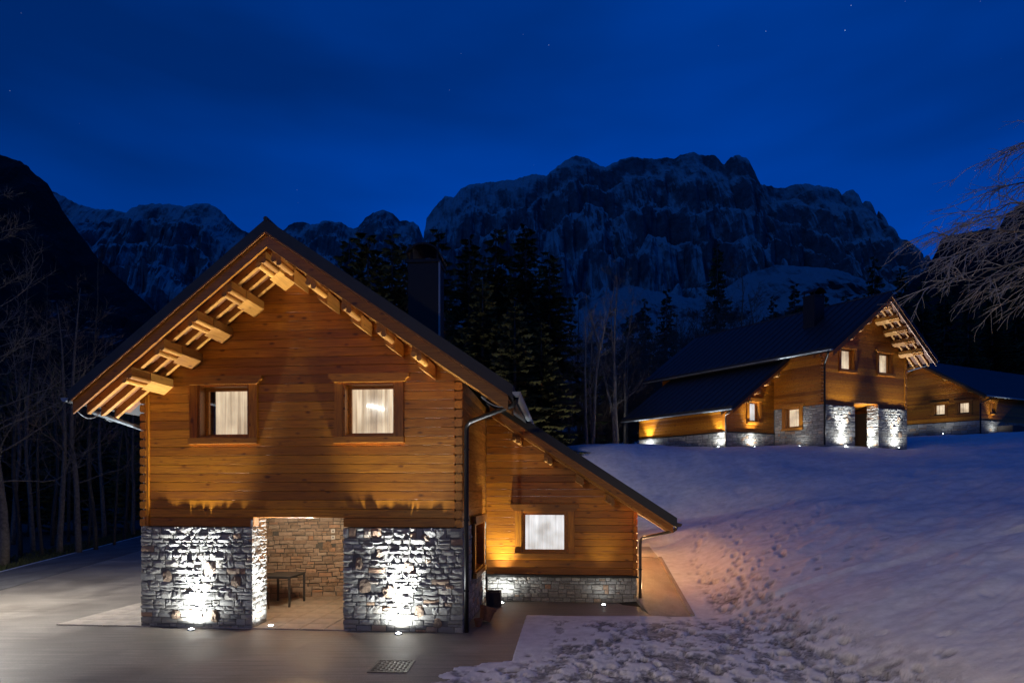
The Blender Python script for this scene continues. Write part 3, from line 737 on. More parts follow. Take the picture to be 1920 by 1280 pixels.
    while z < zt: log_piece(lg, S(LU - .04), z, min(z + CH - .004, zt + .1), lambda zz: LV + .19, lambda zz: LLEN); z += CH
    tag(lg.build('log', M['wood_y'], s2), kind='stuff')
    # ---- roof
    def slab(name, ua, ub, d0, d1, v0, v1, m, parent=P, tf=top):
        b = MB(xf); b.prism([(ua, tf(ua) - d1), (ub, tf(ub) - d1), (ub, tf(ub) - d0), (ua, tf(ua) - d0)], v0, v1); return b.build(name, m, parent)
    EL, ER = -8.43, 1.27; FV = -1.45; LF = LV - 1.15; EU = 5.36 * LU / 4.45
    r1 = slab('roof', EL, HR, 0, .27, FV, LEN + .6, M['roof']); r2 = slab('roof', HR + .0005, ER, 0, .27, FV, LEN + .6, M['roof'])
    r3 = slab('roof', .15, EU, 0, .27, LF - .05, LLEN + .7, M['roof'], P, top2)
    rb = MB(xf); rb.tube([(HR, FV - .01, ZR + .0), (HR, LEN + .6, ZR + .0)], .05, 8); rb.build('ridge_cap', M['roof'], r1)
    for rf_, ua, ub, tf, v0 in ((r2, HR + .1, ER, top, FV), (r3, ER + .1 if detail else .9, EU, top2, LF)):
        sm = MB(xf); v = v0 + .4
        while v < (LEN + .3 if rf_ is r2 else LLEN + .5): sm.bar((ua, v, tf(ua) + .012), (ub, v, tf(ub) + .012), .035, .04); v += .55
        tag(sm.build('seam', M['roof'], rf_), kind='stuff')
    for ua, ub, tf, fv, vw, nm in ((EL + .1, HR, top, FV, .32, 1), (HR + .0005, ER - .1, top, FV, .32, 1), (.25, EU - .1, top2, LF - .05, LV + .3, 2)):
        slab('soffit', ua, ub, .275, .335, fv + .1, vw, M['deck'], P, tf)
        slab('rake_trim', ua, ub, .274, .315, fv - .03, fv + .095, M['soffit'], P, tf)
        slab('bargeboard', ua, ub, .318, .58 if nm == 1 else .48, fv + .03, fv + .075, M['trim'], P, tf)
        n = 3 if nm == 1 else 2
        for i in range(n):
            v = fv + .42 + i * .42
            b = MB(xf); b.prism([(ua, tf(ua) - .53), (ub, tf(ub) - .53), (ub, tf(ub) - .336), (ua, tf(ua) - .336)], v, v + .10); b.build('rafter', M['soffit_y'], P)
    def purlin(u, v0, v1, tf):
        t = tf(u); w = .10; lo = .90 if tf is top and u > HR else .785
        b = MB(xf)
        sl = (tf(u + .01) - tf(u - .01)) / .02
        for o in (-.058, .058): b.tube([(u + o, v0, t - .735 + o * sl), (u + o, v0 + .617, t - .735 + o * sl)], .06, 10)
        b.loft([(u - w, v0 + .02, t - .73 - w * sl), (u + w, v0 + .02, t - .73 + w * sl), (u + w, v0 + .02, t - .575 + w * sl), (u - w, v0 + .02, t - .575 - w * sl)], [(u - w, v1, t - .73 - w * sl), (u + w, v1, t - .73 + w * sl), (u + w, v1, t - .575 + w * sl), (u - w, v1, t - .575 - w * sl)])
        p = b.build('purlin', M['soffit_y'], P)
        b = MB(xf); w = .115
        b.loft([(u - w, v0 + .62, t - lo - w * sl), (u + w, v0 + .62, t - lo + w * sl), (u + w, v0 + .62, t - .60 + w * sl), (u - w, v0 + .62, t - .60 - w * sl)],
               [(u - w, v1, t - lo - w * sl), (u + w, v1, t - lo + w * sl), (u + w, v1, t - .60 + w * sl), (u - w, v1, t - .60 - w * sl)]); b.build('corbel', M['soffit_y'], p)
    for o in (.17, .93, 1.70, 2.45, 3.2): purlin(HR + o, FV + .12, .14, top); purlin(HR - o, FV + .12, .14, top)
    for u in (.97, 1.86, 2.75, 3.59): purlin(u * LU / 4.45, LF + .1, LV + .12, top2)
    # ---- gutters and downpipes
    def gutter(u, z, v0, v1, m):
        b = MB(xf); n = 8; R_ = .085; L0 = []; L1 = []
        for i in range(n + 1):
            a = math.pi + math.pi * i / n; L0.append((u + R_ * math.cos(a), z + R_ * math.sin(a)))
        for i in range(n, -1, -1):
            a = math.pi + math.pi * i / n; L0.append((u + (R_ - .012) * math.cos(a), z + (R_ - .012) * math.sin(a)))
        k = len(L0); vs = [(p[0], v0, p[1]) for p in L0] + [(p[0], v1, p[1]) for p in L0]
        fs = [(i, (i + 1) % k, k + (i + 1) % k, k + i) for i in range(k)]
        h = n + 1
        for base in (0, k): fs += [(base + i, base + i + 1, base + k - 2 - i, base + k - 1 - i) for i in range(n)]
        b.add(vs, fs); g = b.build('gutter', m, P)
        c = MB(xf); c.prism([(u + R_ * math.cos(math.pi + math.pi * i / n), z + R_ * math.sin(math.pi + math.pi * i / n)) for i in range(n + 1)], v0 + .002, v0 + .012); c.build('end_cap', m, g)
        return g
    gutter(EL - .06, top(EL) - .16, FV - .02, LEN + .5, M['metal_grey']); gutter(ER + .07, top(ER) - .14, FV - .02, LEN + .5, M['metal_grey']); gutter(EU + .05, top2(EU) - .16, LF - .05, LLEN + .7, M['metal_brown'] if detail else M['metal_grey'])
    def pipe(pts, m, r=.05, br=()):
        b = MB(xf); b.tube(pts, r, 10); d = b.build('downpipe', m, P, True)
        for p in br:
            q = MB(xf); q.tube([(p[0], p[1], p[2] - .02), (p[0], p[1], p[2] + .02)], r + .015, 10); q.build('bracket', M['metal_dark'], d)
    zE = top(ER) - .2
    pipe([(ER + .05, -1.2, zE), (ER + .04, -1.2, zE - .1), (ER - .03, -1.14, zE - .17), (.22, -.24, 4.82), (.12, -.14, 4.74), (.10, -.12, 4.62), (.10, -.12, 2.4), (.10, -.12, .06)], M['metal_dark'], .055, [(.10, -.12, z) for z in (4.2, 2.6, 1.0)])
    pipe([(EL - .05, -.75, top(EL) - .24), (EL - .05, -.75, top(EL) - .32), (EL, -.7, top(EL) - .38), (-7.98, .3, 4.78), (-7.95, .36, 4.6), (-7.95, .36, .1)], M['metal_grey'], .05)
    zl = top2(EU) - .22
    pipe([(EU + .02, LF + .15, zl), (EU - .0, LF + .18, zl - .1), (EU - .08, LF + .22, zl - .16), (LU + .14, LV - .1, 1.93), (LU + .08, LV - .03, 1.84), (LU + .07, LV - .02, 1.7), (LU + .07, LV - .02, .06)], M['metal_brown'], .045, [(LU + .07, LV - .02, 1.0)])
    # ---- chimney
    cxf = xf if detail else (lambda u, v, z: xf(u - .35, v - 1.3, z - .45))
    b = MB(cxf); b.box(-2.06, -1.2, 3.0, 3.8, 6.3, 9.68); b.box(-2.1, -1.16, 2.96, 3.84, 9.68, 9.76); ch = b.build('chimney', M['metal_dark'], P)
    b = MB(cxf); b.box(-1.195, -1.15, 3.0, 3.05, 6.3, 9.72); b.build('corner_trim', M['metal_grey'] if detail else M['metal_dark'], ch)
    b = MB(cxf); n = 10; lo = []; hi = []
    for i in range(n + 1):
        a = math.pi * (.12 + .76 * i / n); lo.append((-1.63 - .5 * math.cos(a), 9.74 + .42 * math.sin(a))); hi.append((-1.63 - .53 * math.cos(a), 9.75 + .46 * math.sin(a)))
    b.prism(lo + hi[::-1], 2.9, 3.9)
    b.build('cowl', M['metal_dark'], ch)
    b = MB(cxf)
    for u in (-2.0, -1.26):
        for v in (3.05, 3.72): b.box(u, u + .05, v, v + .05, 9.76, 10.1)
    b.build('cowl_legs', M['metal_dark'], ch)
    # string of unlit fairy lights hanging from the left eave
    if detail:
        for p0, p1, sag in (((EL, -1.3, top(EL) - .3), (EL + .1, -.6, top(EL) - .34), .22), ((EL + .1, -.6, top(EL) - .34), (EL + .12, -.1, top(EL) - .34), .2), ((.6, -1.3, top(.6) - .66), (1.15, -1.32, top(1.15) - .5), .08)):
            b = MB(xf); b.tube([tuple(Vector(p0).lerp(Vector(p1), i / 10) - Vector((0, 0, sag * 4 * (i / 10) * (1 - i / 10)))) for i in range(11)], .012, 5); b.build('light_string', M['metal_grey'], P)

c1 = empty('chalet', (float(O_[0]), float(O_[1]), 0), -A0, label='large log chalet with stone pillars in the foreground beside the forecourt', cat='chalet', group='log chalets')
build_chalet(c1, None, True)

C2 = Vector((18.0, 35.0, 5.95)); b1, b2 = R(21), R(38)
U2 = (math.cos(b1), math.sin(b1)); V2 = (-math.sin(b2), math.cos(b2))
def xf2(u, v, z): u2 = -u * .88; vv = v * .9; return (u2 * U2[0] + vv * V2[0], u2 * U2[1] + vv * V2[1], z * 1.0)
c2 = empty('chalet', C2, 0, label='log chalet with dark seamed roof on the snowy rise at right', cat='chalet', group='log chalets')
build_chalet(c2, xf2, False, LV=3.3, LU=4.2, LEN=12.8, LLEN=10.7, LDZ=-.42)

# third, lower house at the right edge
C3 = Vector((44.0, 57.0, 8.9)); ga = R(44)
gb = R(24)
def xf3(u, v, z): return (-u * math.cos(ga) + v * math.cos(gb), u * math.sin(ga) + v * math.sin(gb), z)
c3 = empty('lodge', C3, 0, label='low log lodge at the right edge, half behind the farther chalet', cat='chalet', group='log chalets')
def build_lodge(P):
    xf = xf3; W_ = 9.4; L = 20.0                      # gable wall runs along u, long wall along v (to the right)
    xfl = lambda u, v, z: xf3(u, 0, 0)
    G = lambda a, c, z: (a, c, z); LS = lambda a, c, z: (c, a, z)
    tp = lambda u: 3.75 + .72 * min(u + .5, W_ - u + .5)
    b = MB(xf); b.box(.05, W_, .05, L, -1.5, 1.2); pl = b.build('stone_plinth', M['grout'], P)
    stones_joined('stone', pl, xf, lambda a, c, z: (a, c, z), stone_rects(W_, 1.2, 900, 1.9), 0, 0, 901, M['stone'], SVL)
    stones_joined('stone', pl, xf, lambda a, c, z: (c, a, z), stone_rects(L, 1.2, 902, 1.9), 0, 0, 903, M['stone'], SVL)
    core = MB(xf); core.prism([(.2, 1.2), (W_ - .2, 1.2), (W_ - .2, tp(W_) - .3), (W_ / 2, tp(W_ / 2) - .35), (.2, tp(0) - .3)], .45, L); w = core.build('log_wall', M['wood_x'], P)
    lg = MB(xf); z = 1.22
    wins = [(.85, 1.75), (2.75, 3.65)]
    while z < tp(W_ / 2) - .5:
        um = max(.12, (z + .2 - 3.75 + .3) / .72 - .5)
        segs = [um, W_ - um]
        if 1.9 < z < 3.0: segs = [um, .85, 1.75, 2.75, 3.65, W_ - um]
        for i in range(0, len(segs), 2): log_piece(lg, lambda a, c, zz: (a, .12 + c, zz), z, z + .2, lambda q, s=segs[i]: s, lambda q, s=segs[i + 1]: s)
        if z < 3.6:
            sg = [.2, 2.0, 2.7, L] if 1.9 < z < 3.0 else [.2, L]
            for i in range(0, len(sg), 2): log_piece(lg, lambda a, c, zz: (.12 + c, a, zz), z, z + .2, lambda q, s=sg[i]: s, lambda q, s=sg[i + 1]: s)
        z += .21
    tag(lg.build('log', M['wood_x'], w), kind='stuff')
    for i, (a0, a1) in enumerate(wins): window(P, xf, lambda a, c, z: (a, .12 + c, z), a0, a1, 1.92, 3.05, seed=20 + i, depth=.25)
    window(P, xf, lambda a, c, z: (.12 + c, a, z), 2.0, 2.7, 1.92, 3.05, seed=25, depth=.25)
    for ua, ub in ((-.9, W_ / 2), (W_ / 2 + .0005, W_ + .9)):
        b = MB(xf); b.prism([(ua, tp(ua) - .22), (ub, tp(ub) - .22), (ub, tp(ub)), (ua, tp(ua))], -.9, L + .8); r = b.build('roof', M['roof'], P)
        b = MB(xf); b.prism([(ua + .1, tp(ua + .1) - .45), (ub, tp(ub) - .45), (ub, tp(ub) - .225), (ua + .1, tp(ua + .1) - .225)], -.86, -.80); b.build('bargeboard', M['trim'], P)
        b = MB(xf); b.prism([(ua + .1, tp(ua + .1) - .28), (ub, tp(ub) - .28), (ub, tp(ub) - .225), (ua + .1, tp(ua + .1) - .225)], -.79, .4); b.build('soffit', M['soffit'], P)
        for q in (.25, .6): u = ua + (ub - ua) * q; b = MB(xf); b.box(u - .1, u + .1, -.78, .3, tp(u) - .62, tp(u) - .3); b.build('purlin', M['soffit_y'], P)
    b = MB(xf); b.tube([(-.95, -.9, tp(-.9) - .12), (-.95, L + .8, tp(-.9) - .12)], .07, 8); b.build('gutter', M['metal_grey'], P)
    b = MB(xf); b.tube([(-.9, .0, tp(-.9) - .2), (-.08, -.1, tp(-.9) - .7), (-.08, -.1, -.5)], .06, 8); b.build('downpipe', M['metal_dark'], P)
    b = MB(xf); b.box(-1.2, -.05, 2.6, 7.5, -.5, .75); b.build('log_bin', M['planter'], P)
build_lodge(c3)

# ------------------------------------------------------------------ lamps let into the paving
LAMPS_N = 0
ring = MB(); n = 20
for i in range(n):
    a0 = 2 * math.pi * i / n; a1 = 2 * math.pi * (i + 1) / n
    ring.add([(r_ * math.cos(a), r_ * math.sin(a), z) for a in (a0, a1) for r_, z in ((.06, .012), (.085, .012), (.095, -.02))], [(0, 3, 4, 1), (1, 4, 5, 2)])
ring_me = ring.mesh('rim', M['lampbody'])
ln = MB(); ln.add([(.06 * math.cos(2 * math.pi * i / n), .06 * math.sin(2 * math.pi * i / n), .006 + 0) for i in range(n)] + [(0, 0, .034)], [(i, (i + 1) % n, n) for i in range(n)])
lens_me = ln.mesh('lens', M['lens'])
def ground_light(p, label, power, angle=178, blend=.7, tilt=(0, 0), col=(.93, .98, 1.0), rad=.03, warm=False):
    e = empty('ground_light', p, 0, label=label, cat='lamp', group='recessed ground lights')
    link('rim', ring_me, e); link('lens', lens_me, e)
    for nm, pw_, an, bl in (('spot_beam', power * 1.0, 56, .85), ('flood_beam', power * .08, angle, 1.0)):
        d = bpy.data.lights.new(nm, 'SPOT'); d.energy = pw_; d.spot_size = R(an); d.spot_blend = bl; d.color = col; d.shadow_soft_size = rad
        o = bpy.data.objects.new(nm, d); COL.objects.link(o); o.parent = e; o.location = (0, 0, .07); o.rotation_euler = (math.pi + tilt[0] * (nm == 'spot_beam'), tilt[1] * (nm == 'spot_beam'), 0)
def L1(u, v, z=.02): p = uv(u, v); return (*p, z)
def L2(u, v, z=.03): p = xf2(u, v, z); return (p[0] + C2.x, p[1] + C2.y, p[2] + C2.z)
def gzz(x, y): return float(ground_z(np.array([x]), np.array([y]))[0])
PW = 2700
ground_light(L1(-6.41, -.20), 'ground light at the foot of the left stone pillar', PW * 1.3, tilt=(.0, 0))
ground_light(L1(-1.45, -.20), 'ground light at the foot of the right stone pillar', PW * 1.3, tilt=(.0, 0))
ground_light(L1(-4.74, .34), 'ground light just inside the passage beside the left pillar', PW * .6)
ground_light(L1(.5, 3.86), 'ground light in the inner corner beside the dark planter', PW * .5)
ground_light(L1(3.44, 3.80), 'small dim ground light below the lean-to wall', PW * .05)
ground_light(L1(4.85, 5.0, .20), 'bright ground light at the lean-to corner on the side path', PW * 2.6, col=(1, .66, .34))
ground_light(L1(4.80, 8.4, .63), 'ground light farther up the side path behind the corner', PW * 2.6, col=(1, .66, .34))
for v, lb in ((1.6, 'ground light behind the left pillar along the left wall, nearest one'), (5.2, 'middle ground light along the left wall of the foreground chalet'), (9.2, 'ground light at the far end of the left wall')): ground_light(L1(-8.2, v, .036), lb, PW * 1.2)
for u, v, lb, k in ((-6.41, -.35, 'ground light at the right pillar of the farther chalet', .6), (-1.45, -.35, 'ground light at the corner pillar of the farther chalet', .75), (-4.74, .4, 'ground light in the doorway of the farther chalet', .45),
                 (2.2, 2.95, 'ground light below the gable window of the farther lean-to', .5), (4.5, 3.6, 'ground light at the near end of the farther lean-to wall', .4), (4.5, 9.6, 'ground light at the far end of the farther lean-to wall', .55), (.5, 1.2, 'ground light under the side window of the farther chalet', .07)):
    q = L2(u, v); ground_light((q[0], q[1], max(q[2], gzz(q[0], q[1]) + .13)), lb, PW * k)
for u, v, lb in ((2.2, -1.3, 'ground light below the gable windows of the low lodge'), (5.2, -1.3, 'ground light by the lodge gable behind the farther chalet'), (-.6, 1.6, 'ground light near the corner on the long wall of the low lodge'), (-.6, 4.6, 'ground light farther along the long wall of the low lodge')):
    q = xf3(u, v, .0); q = (q[0] + C3.x, q[1] + C3.y, max(q[2] + C3.z, gzz(q[0] + C3.x, q[1] + C3.y) + .14)); ground_light(q, lb, PW * .3)
# lantern on the hidden side wall of the lean-to: it throws the orange light on the path and the trodden snow
for v_, z_, lb in ((6.6, 2.15, 'warm wall lantern on the side wall of the lean-to, nearer one'), (9.8, 2.2, 'warm wall lantern on the side wall of the lean-to, farther one')):
    p = uv(4.45, v_); e = empty('wall_lantern', (*p, z_), -A0, label=lb, cat='lamp', group='wall lanterns')
    b = MB(); b.box(-.03, .03, -.06, .06, -.1, .12); b.bar((.0, 0, .1), (.16, 0, .14), .03, .03); b.build('bracket', M['metal_dark'], e)
    b = MB(); b.tube([(.16, 0, .12), (.16, 0, .08), (.16, 0, .06)], [.02, .09, .1], 8); b.build('cap', M['metal_dark'], e)
    b = MB(); b.tube([(.16, 0, .055), (.16, 0, -.12)], [.07, .05], 8); b.build('glass', M['lampglow'], e)
    d = bpy.data.lights.new('flame', 'POINT'); d.energy = 115; d.color = (1, .55, .2); d.shadow_soft_size = .06; o = bpy.data.objects.new('flame', d); COL.objects.link(o); o.parent = e; o.location = (.3, 0, -.03)
# lamp under the passage ceiling
p = uv(-4.6, 2.3); e = empty('ceiling_lamp', (*p, 2.62), 0, label='round warm lamp under the passage ceiling', cat='lamp')
b = MB(); b.tube([(0, 0, .01), (0, 0, -.03)], .16, 24); b.build('base', M['lampbody'], e)
b = MB(); b.tube([(0, 0, -.03), (0, 0, -.07), (0, 0, -.085)], [.14, .13, .07], 24); b.build('diffuser', M['lampglow'], e)
d = bpy.data.lights.new('glow', 'POINT'); d.energy = 105; d.color = (1, .78, .52); d.shadow_soft_size = .12; o = bpy.data.objects.new('glow', d); COL.objects.link(o); o.parent = e; o.location.z = -.22
# lamp seen through the curtain of the right upper window
p = uv(-2.15, .40); e = empty('pendant_lamp', (*p, 5.2), -A0, label='bright white lamp seen behind the right upper curtain', cat='lamp')
b = MB(); b.tube([(-.22 + .05 * i, .012 - .02, .10 - .001 * (i ** 2) - .004 * i) for i in range(9)], .034, 10); b.build('tube', M['tube'], e)

# ------------------------------------------------------------------ small things round the chalet
p = uv(-5.62, 2.6); e = empty('table', (*p, .03), -A0 - .0, label='dark metal table standing in the passage', cat='table')
TW, TD, TH = .85, 1.02, .86
b = MB(); b.box(-TW + .3, .3, 0, TD, TH - .03, TH); b.box(-TW + .32, .28, .02, TD - .02, TH - .07, TH - .032); b.build('table_top', M['table_metal'], e)
for x in (-TW + .3, .3 - .05):
    for y in (0, TD - .05): b = MB(); b.box(x, x + .05, y, y + .05, 0, TH - .0305); b.build('leg', M['table_metal'], e)
p = uv(-5.95, 2.05); e = empty('chair', (*p, .03), .2, label='dark chair partly hidden behind the left pillar', cat='chair')
b = MB(); b.box(-.22, .22, -.22, .22, .43, .46); b.build('seat', M['metal_dark'], e)
b = MB(); b.box(-.21, .21, -.225, -.20, .5, .86); b.build('backrest', M['metal_dark'], e)
for x in (-.2, .2):
    for y in (-.2, .2): b = MB(); b.tube([(x * 1.15, y * 1.15, 0), (x, y, .43)], .017, 8); b.build('leg', M['metal_brown'], e)
def pot(p, rot, s, label):
    e = empty('flower_pot', p, 0, label=label, cat='flower pot', group='terracotta pots by the side wall'); e.rotation_euler = rot
    b = MB(); n = 20; prof = [(.13, 0), (.18, .26), (.20, .26), (.205, .33), (.185, .33), (.175, .28), (.12, .03)]
    for i in range(n):
        for q in range(len(prof) - 1):
            a0 = 2 * math.pi * i / n; a1 = 2 * math.pi * (i + 1) / n
            b.add([(prof[k][0] * s * math.cos(a), prof[k][0] * s * math.sin(a), prof[k][1] * s) for k, a in ((q, a0), (q, a1), (q + 1, a1), (q + 1, a0))], [(0, 1, 2, 3)])
    b.build('pot', M['terracotta'], e); b = MB(); b.tube([(0, 0, .02 * s), (0, 0, .2 * s)], [.12 * s, .15 * s], 16); b.build('soil', M['soil'], e)
pot((*uv(.34, 1.25), .05), (R(-8), R(16), 0), 1.05, 'dark terracotta pot leaning against the side wall beside the downpipe')
pot((*uv(.25, .75), .01), (0, 0, 0), .55, 'small dark pot standing against the foot of the downpipe')
p = uv(.32, 3.45); e = empty('planter_box', (*p, .01), -A0, label='dark square planter box in the inner corner by the lean-to', cat='planter')
b = MB(); b.box(-.2, .2, -.2, -.17, 0, .42); b.box(-.2, .2, .17, .2, 0, .42); b.box(-.2, -.17, -.169, .169, 0, .42); b.box(.17, .2, -.169, .169, 0, .42); b.build('box', M['planter'], e)
b = MB(); b.box(-.168, .168, -.168, .168, .02, .37); b.build('soil', M['soil'], e)
# patterned iron cover in the forecourt
p = uv(-.87, -2.74); e = empty('manhole_cover', (*p, .006), -A0 + .05, label='rectangular patterned iron cover set in the forecourt', cat='manhole cover')
b = MB(); b.box(-.36, .36, -.40, -.36, -.02, .012); b.box(-.36, .36, .36, .40, -.02, .012); b.box(-.36, -.32, -.359, .359, -.02, .012); b.box(.32, .36, -.359, .359, -.02, .012); b.build('frame', M['iron'], e)
b = MB(); b.box(-.315, .315, -.355, .355, -.02, .004); pl_ = b.build('plate', M['metal_dark'], e)
rr_ = random.Random(2); stud = MB(); stud.loft([(-.03, -.012, 0), (.03, -.012, 0), (.03, .012, 0), (-.03, .012, 0)], [(-.024, -.008, .012), (.024, -.008, .012), (.024, .008, .012), (-.024, .008, .012)]); stm = stud.mesh('stud', M['iron'])
for i in range(8):
    for j in range(9):
        o = link('stud', stm, pl_); o.location = (-.27 + .077 * i, -.31 + .078 * j, .004); o.rotation_euler.z = (i + j) % 2 * 1.57 + .0

# ------------------------------------------------------------------ globe lamps on posts just outside the picture
def post_lamp(x, y, h, power, label, col=(1, .86, .68)):
    z = float(ground_z(np.array([x]), np.array([y]))[0]); e = empty('post_lamp', (x, y, z), 0, label=label, cat='street lamp', group='post lamps')
    b = MB(); b.tube([(0, 0, -.2), (0, 0, .25), (0, 0, .28), (0, 0, h)], [.09, .085, .05, .04], 12); b.build('post', M['metal_dark'], e, True)
    b = MB(); b.tube([(0, 0, h), (0, 0, h + .06)], [.05, .1], 12); b.build('collar', M['metal_dark'], e)
    b = MB(); n = 14; b.tube([(0, 0, h + .06 + .17 * (1 - math.cos(math.pi * i / n))) for i in range(n + 1)], [max(.004, .17 * math.sin(math.pi * i / n)) for i in range(n + 1)], 18); g = b.build('globe', M['lampglow'], e, True)
    d = bpy.data.lights.new('bulb', 'POINT'); d.energy = power; d.color = col; d.shadow_soft_size = .18; o = bpy.data.objects.new('bulb', d); COL.objects.link(o); o.parent = e; o.location.z = h + .60
post_lamp(12.6, 10.2, 3.4, 85, 'globe lamp on a post standing on the snow bank beyond the right edge')
def flood_lamp(x, y, h, aim, power, label):
    e = empty('flood_lamp', (x, y, 0), 0, label=label, cat='street lamp', group='post lamps')
    b = MB(); b.tube([(0, 0, -.2), (0, 0, .3), (0, 0, h)], [.09, .07, .05], 12); b.build('post', M['metal_dark'], e, True)
    d = (Vector(aim) - Vector((x, y, h))).normalized(); c = Vector((0, 0, h + .1))
    b = MB(); b.bar(tuple(c - d * .16), tuple(c + d * .1), .42, .3); b.build('housing', M['metal_dark'], e)
    b = MB(); b.bar(tuple(c + d * .1), tuple(c + d * .112), .36, .24); b.build('lens', M['lampglow'], e)
    L = bpy.data.lights.new('beam', 'SPOT'); L.energy = power; L.spot_size = R(66); L.spot_blend = 1; L.color = (1, .76, .40); L.shadow_soft_size = .12
    o = bpy.data.objects.new('beam', L); COL.objects.link(o); o.parent = e; o.location = c + d * .18; o.rotation_euler = d.to_track_quat('-Z', 'Y').to_euler()
flood_lamp(-3.2, -2.2, 5.2, (5.4, 8.6, .0), 3700, 'flood lamp on a post behind the viewer facing the snow bank')
post_lamp(-5.5, -1.5, 4.2, 700, 'added fill globe lamp on a post at the near end of the forecourt', (1, .76, .45))  # unseen lamp added as warm fill for the facade and forecourt
post_lamp(-1.0, 30.0, 3.0, 650, 'globe lamp on a post behind the foreground chalet', (1, .88, .72))
def down_lamp(x, y, h, power, label):
    e = empty('street_lamp', (x, y, 0), 0, label=label, cat='street lamp', group='post lamps')
    b = MB(); b.tube([(0, 0, -.2), (0, 0, .3), (0, 0, h - .4), (.06, .06, h - .1), (.35, .25, h), (.6, .4, h)], [.08, .06, .05, .045, .04, .04], 12); b.build('post', M['metal_dark'], e, True)
    b = MB(); b.tube([(.5, .34, h + .06), (.5, .34, h + .03), (.62, .42, h - .02), (.62, .42, h - .05)], [.02, .1, .22, .23], 16); b.build('lamp_shade', M['metal_dark'], e, True)
    b = MB(); b.tube([(.62, .42, h - .055), (.62, .42, h - .075)], [.18, .16], 16); b.build('lens', M['lampglow'], e)
    d = bpy.data.lights.new('beam', 'SPOT'); d.energy = power; d.spot_size = R(165); d.spot_blend = .5; d.color = (1, .93, .84); d.shadow_soft_size = .15; o = bpy.data.objects.new('beam', d); COL.objects.link(o); o.parent = e; o.location = (.62, .42, h - .1)
down_lamp(-15.9, 15.5, 4.8, 4300, 'curved street lamp beside the driveway beyond the left edge')
# ------------------------------------------------------------------ mountains
def mountain(name, prof, Y0, run, m, nx=420, nt=110, terr=.05, rough=1.0, seed=0, zbase=-20, power=1.25, cell=None):
    px = np.array([p[0] for p in prof], float); py = np.array([p[1] for p in prof], float)
    X0 = (px - 960) / 1137 * Y0; Zc = HC + (925 - py) / 1137 * Y0                  # crest in metres at its own distance
    xs = np.linspace(X0[0], X0[-1], nx); zc = np.interp(xs, X0, Zc)
    sc = Y0 / 1137.0
    zc = zc + fbm(xs / (9 * sc) + seed * 3.1, xs * 0 + seed, 4, .6) * 7 * sc
    t = np.concatenate([np.linspace(-.25, -.02, 8), np.linspace(0, 1, nt) ** 1.15]); T, X = np.meshgrid(t, xs, indexing='ij')
    zcg = np.interp(X, xs, zc); Tp = np.clip(T, 0, 1)
    n1 = fbm(X / (120 * sc) + seed, T * 3 + seed, 5, .55); n2 = fbm(X / (34 * sc) + seed * 2, T * 9 + 5, 5, .6)
    w = np.sin(np.pi * np.clip(Tp * 1.0, 0, 1)) ** .7
    frac = (1 - Tp) ** power
    fr = frac + terr * np.sin(2 * np.pi * (frac * 7 + n1 * 3)) * w * .5 + n2 * .10 * rough * w
    Z = zbase + (zcg - zbase) * np.clip(fr, 0, 1.0 - .012 * (Tp > 0) * np.minimum(1, Tp * 40))
    Z = np.where(T < 0, zcg * (1 + T * 2.2), Z)
    Yp = Y0 - run * Tp - run * .25 * n1 * rough * w * 1.2 - (70 * sc) * n2 * rough * w + np.where(T < 0, -T * run * .8, 0)
    k = Yp / Y0                                                                    # keep the flanks under the crest line as they come nearer
    Xs = X * (1 - .0 * k) + n2 * 18 * sc * w
    tag(link(name, grid_mesh(name, Xs, Yp, Z, m, False)), kind='structure')
Mm = mountain_mat('snowy_cliff', .80); Ml = mountain_mat('dark_wooded_slope', 1.68, .35, (.010, .012, .012)); Mr = mountain_mat('bare_dark_slope', 1.9, .3, (.010, .011, .012))
mountain('massif', [(700, 560), (780, 475), (797, 445), (799, 410), (812, 393), (835, 368), (850, 372), (865, 355), (880, 347), (920, 342), (960, 338), (1000, 327), (1025, 330), (1040, 315), (1060, 300), (1080, 292), (1100, 297), (1125, 310), (1135, 313), (1160, 300), (1180, 294), (1210, 297), (1265, 297), (1280, 288), (1300, 286), (1325, 292), (1340, 293), (1358, 308), (1365, 298), (1385, 291), (1400, 297), (1415, 325), (1423, 345), (1440, 350), (1470, 352), (1490, 346), (1510, 343), (1540, 350), (1560, 352), (1570, 355), (1577, 366), (1585, 360), (1600, 357), (1610, 364), (1617, 380), (1624, 376), (1632, 378), (1638, 405), (1641, 414), (1647, 396), (1655, 402), (1663, 428), (1680, 450), (1710, 480), (1735, 497), (1790, 560), (1900, 650)], 1500, 900, Mm, 760, 150, .10, 1.0, 1, power=1.75)
Mf = mountain_mat('snowy_foot_slope', 1.14, .46, (.03, .032, .034))
mountain('snow_slope', [(900, 700), (1000, 640), (1060, 600), (1100, 570), (1130, 550), (1180, 535), (1230, 545), (1300, 560), (1360, 540), (1400, 515), (1450, 497), (1520, 500), (1580, 508), (1630, 530), (1700, 570), (1760, 630), (1850, 720)], 900, 420, Mf, 260, 80, .03, .5, 8, 0, 1.0)
mountain('peak', [(430, 520), (500, 470), (520, 440), (545, 420), (565, 416), (590, 420), (610, 415), (640, 418), (662, 430), (672, 425), (685, 410), (700, 398), (718, 393), (735, 400), (750, 414), (775, 415), (785, 425), (791, 440), (810, 480), (860, 560)], 2000, 900, Mm, 300, 90, .09, 1.0, 2)
mountain('ridge', [(-100, 300), (60, 345), (105, 362), (140, 380), (165, 390), (200, 393), (235, 397), (262, 384), (300, 383), (320, 382), (345, 388), (372, 382), (400, 385), (415, 395), (430, 412), (450, 428), (470, 440), (520, 480), (600, 560)], 1600, 900, Mm, 420, 120, .09, 1.0, 3)
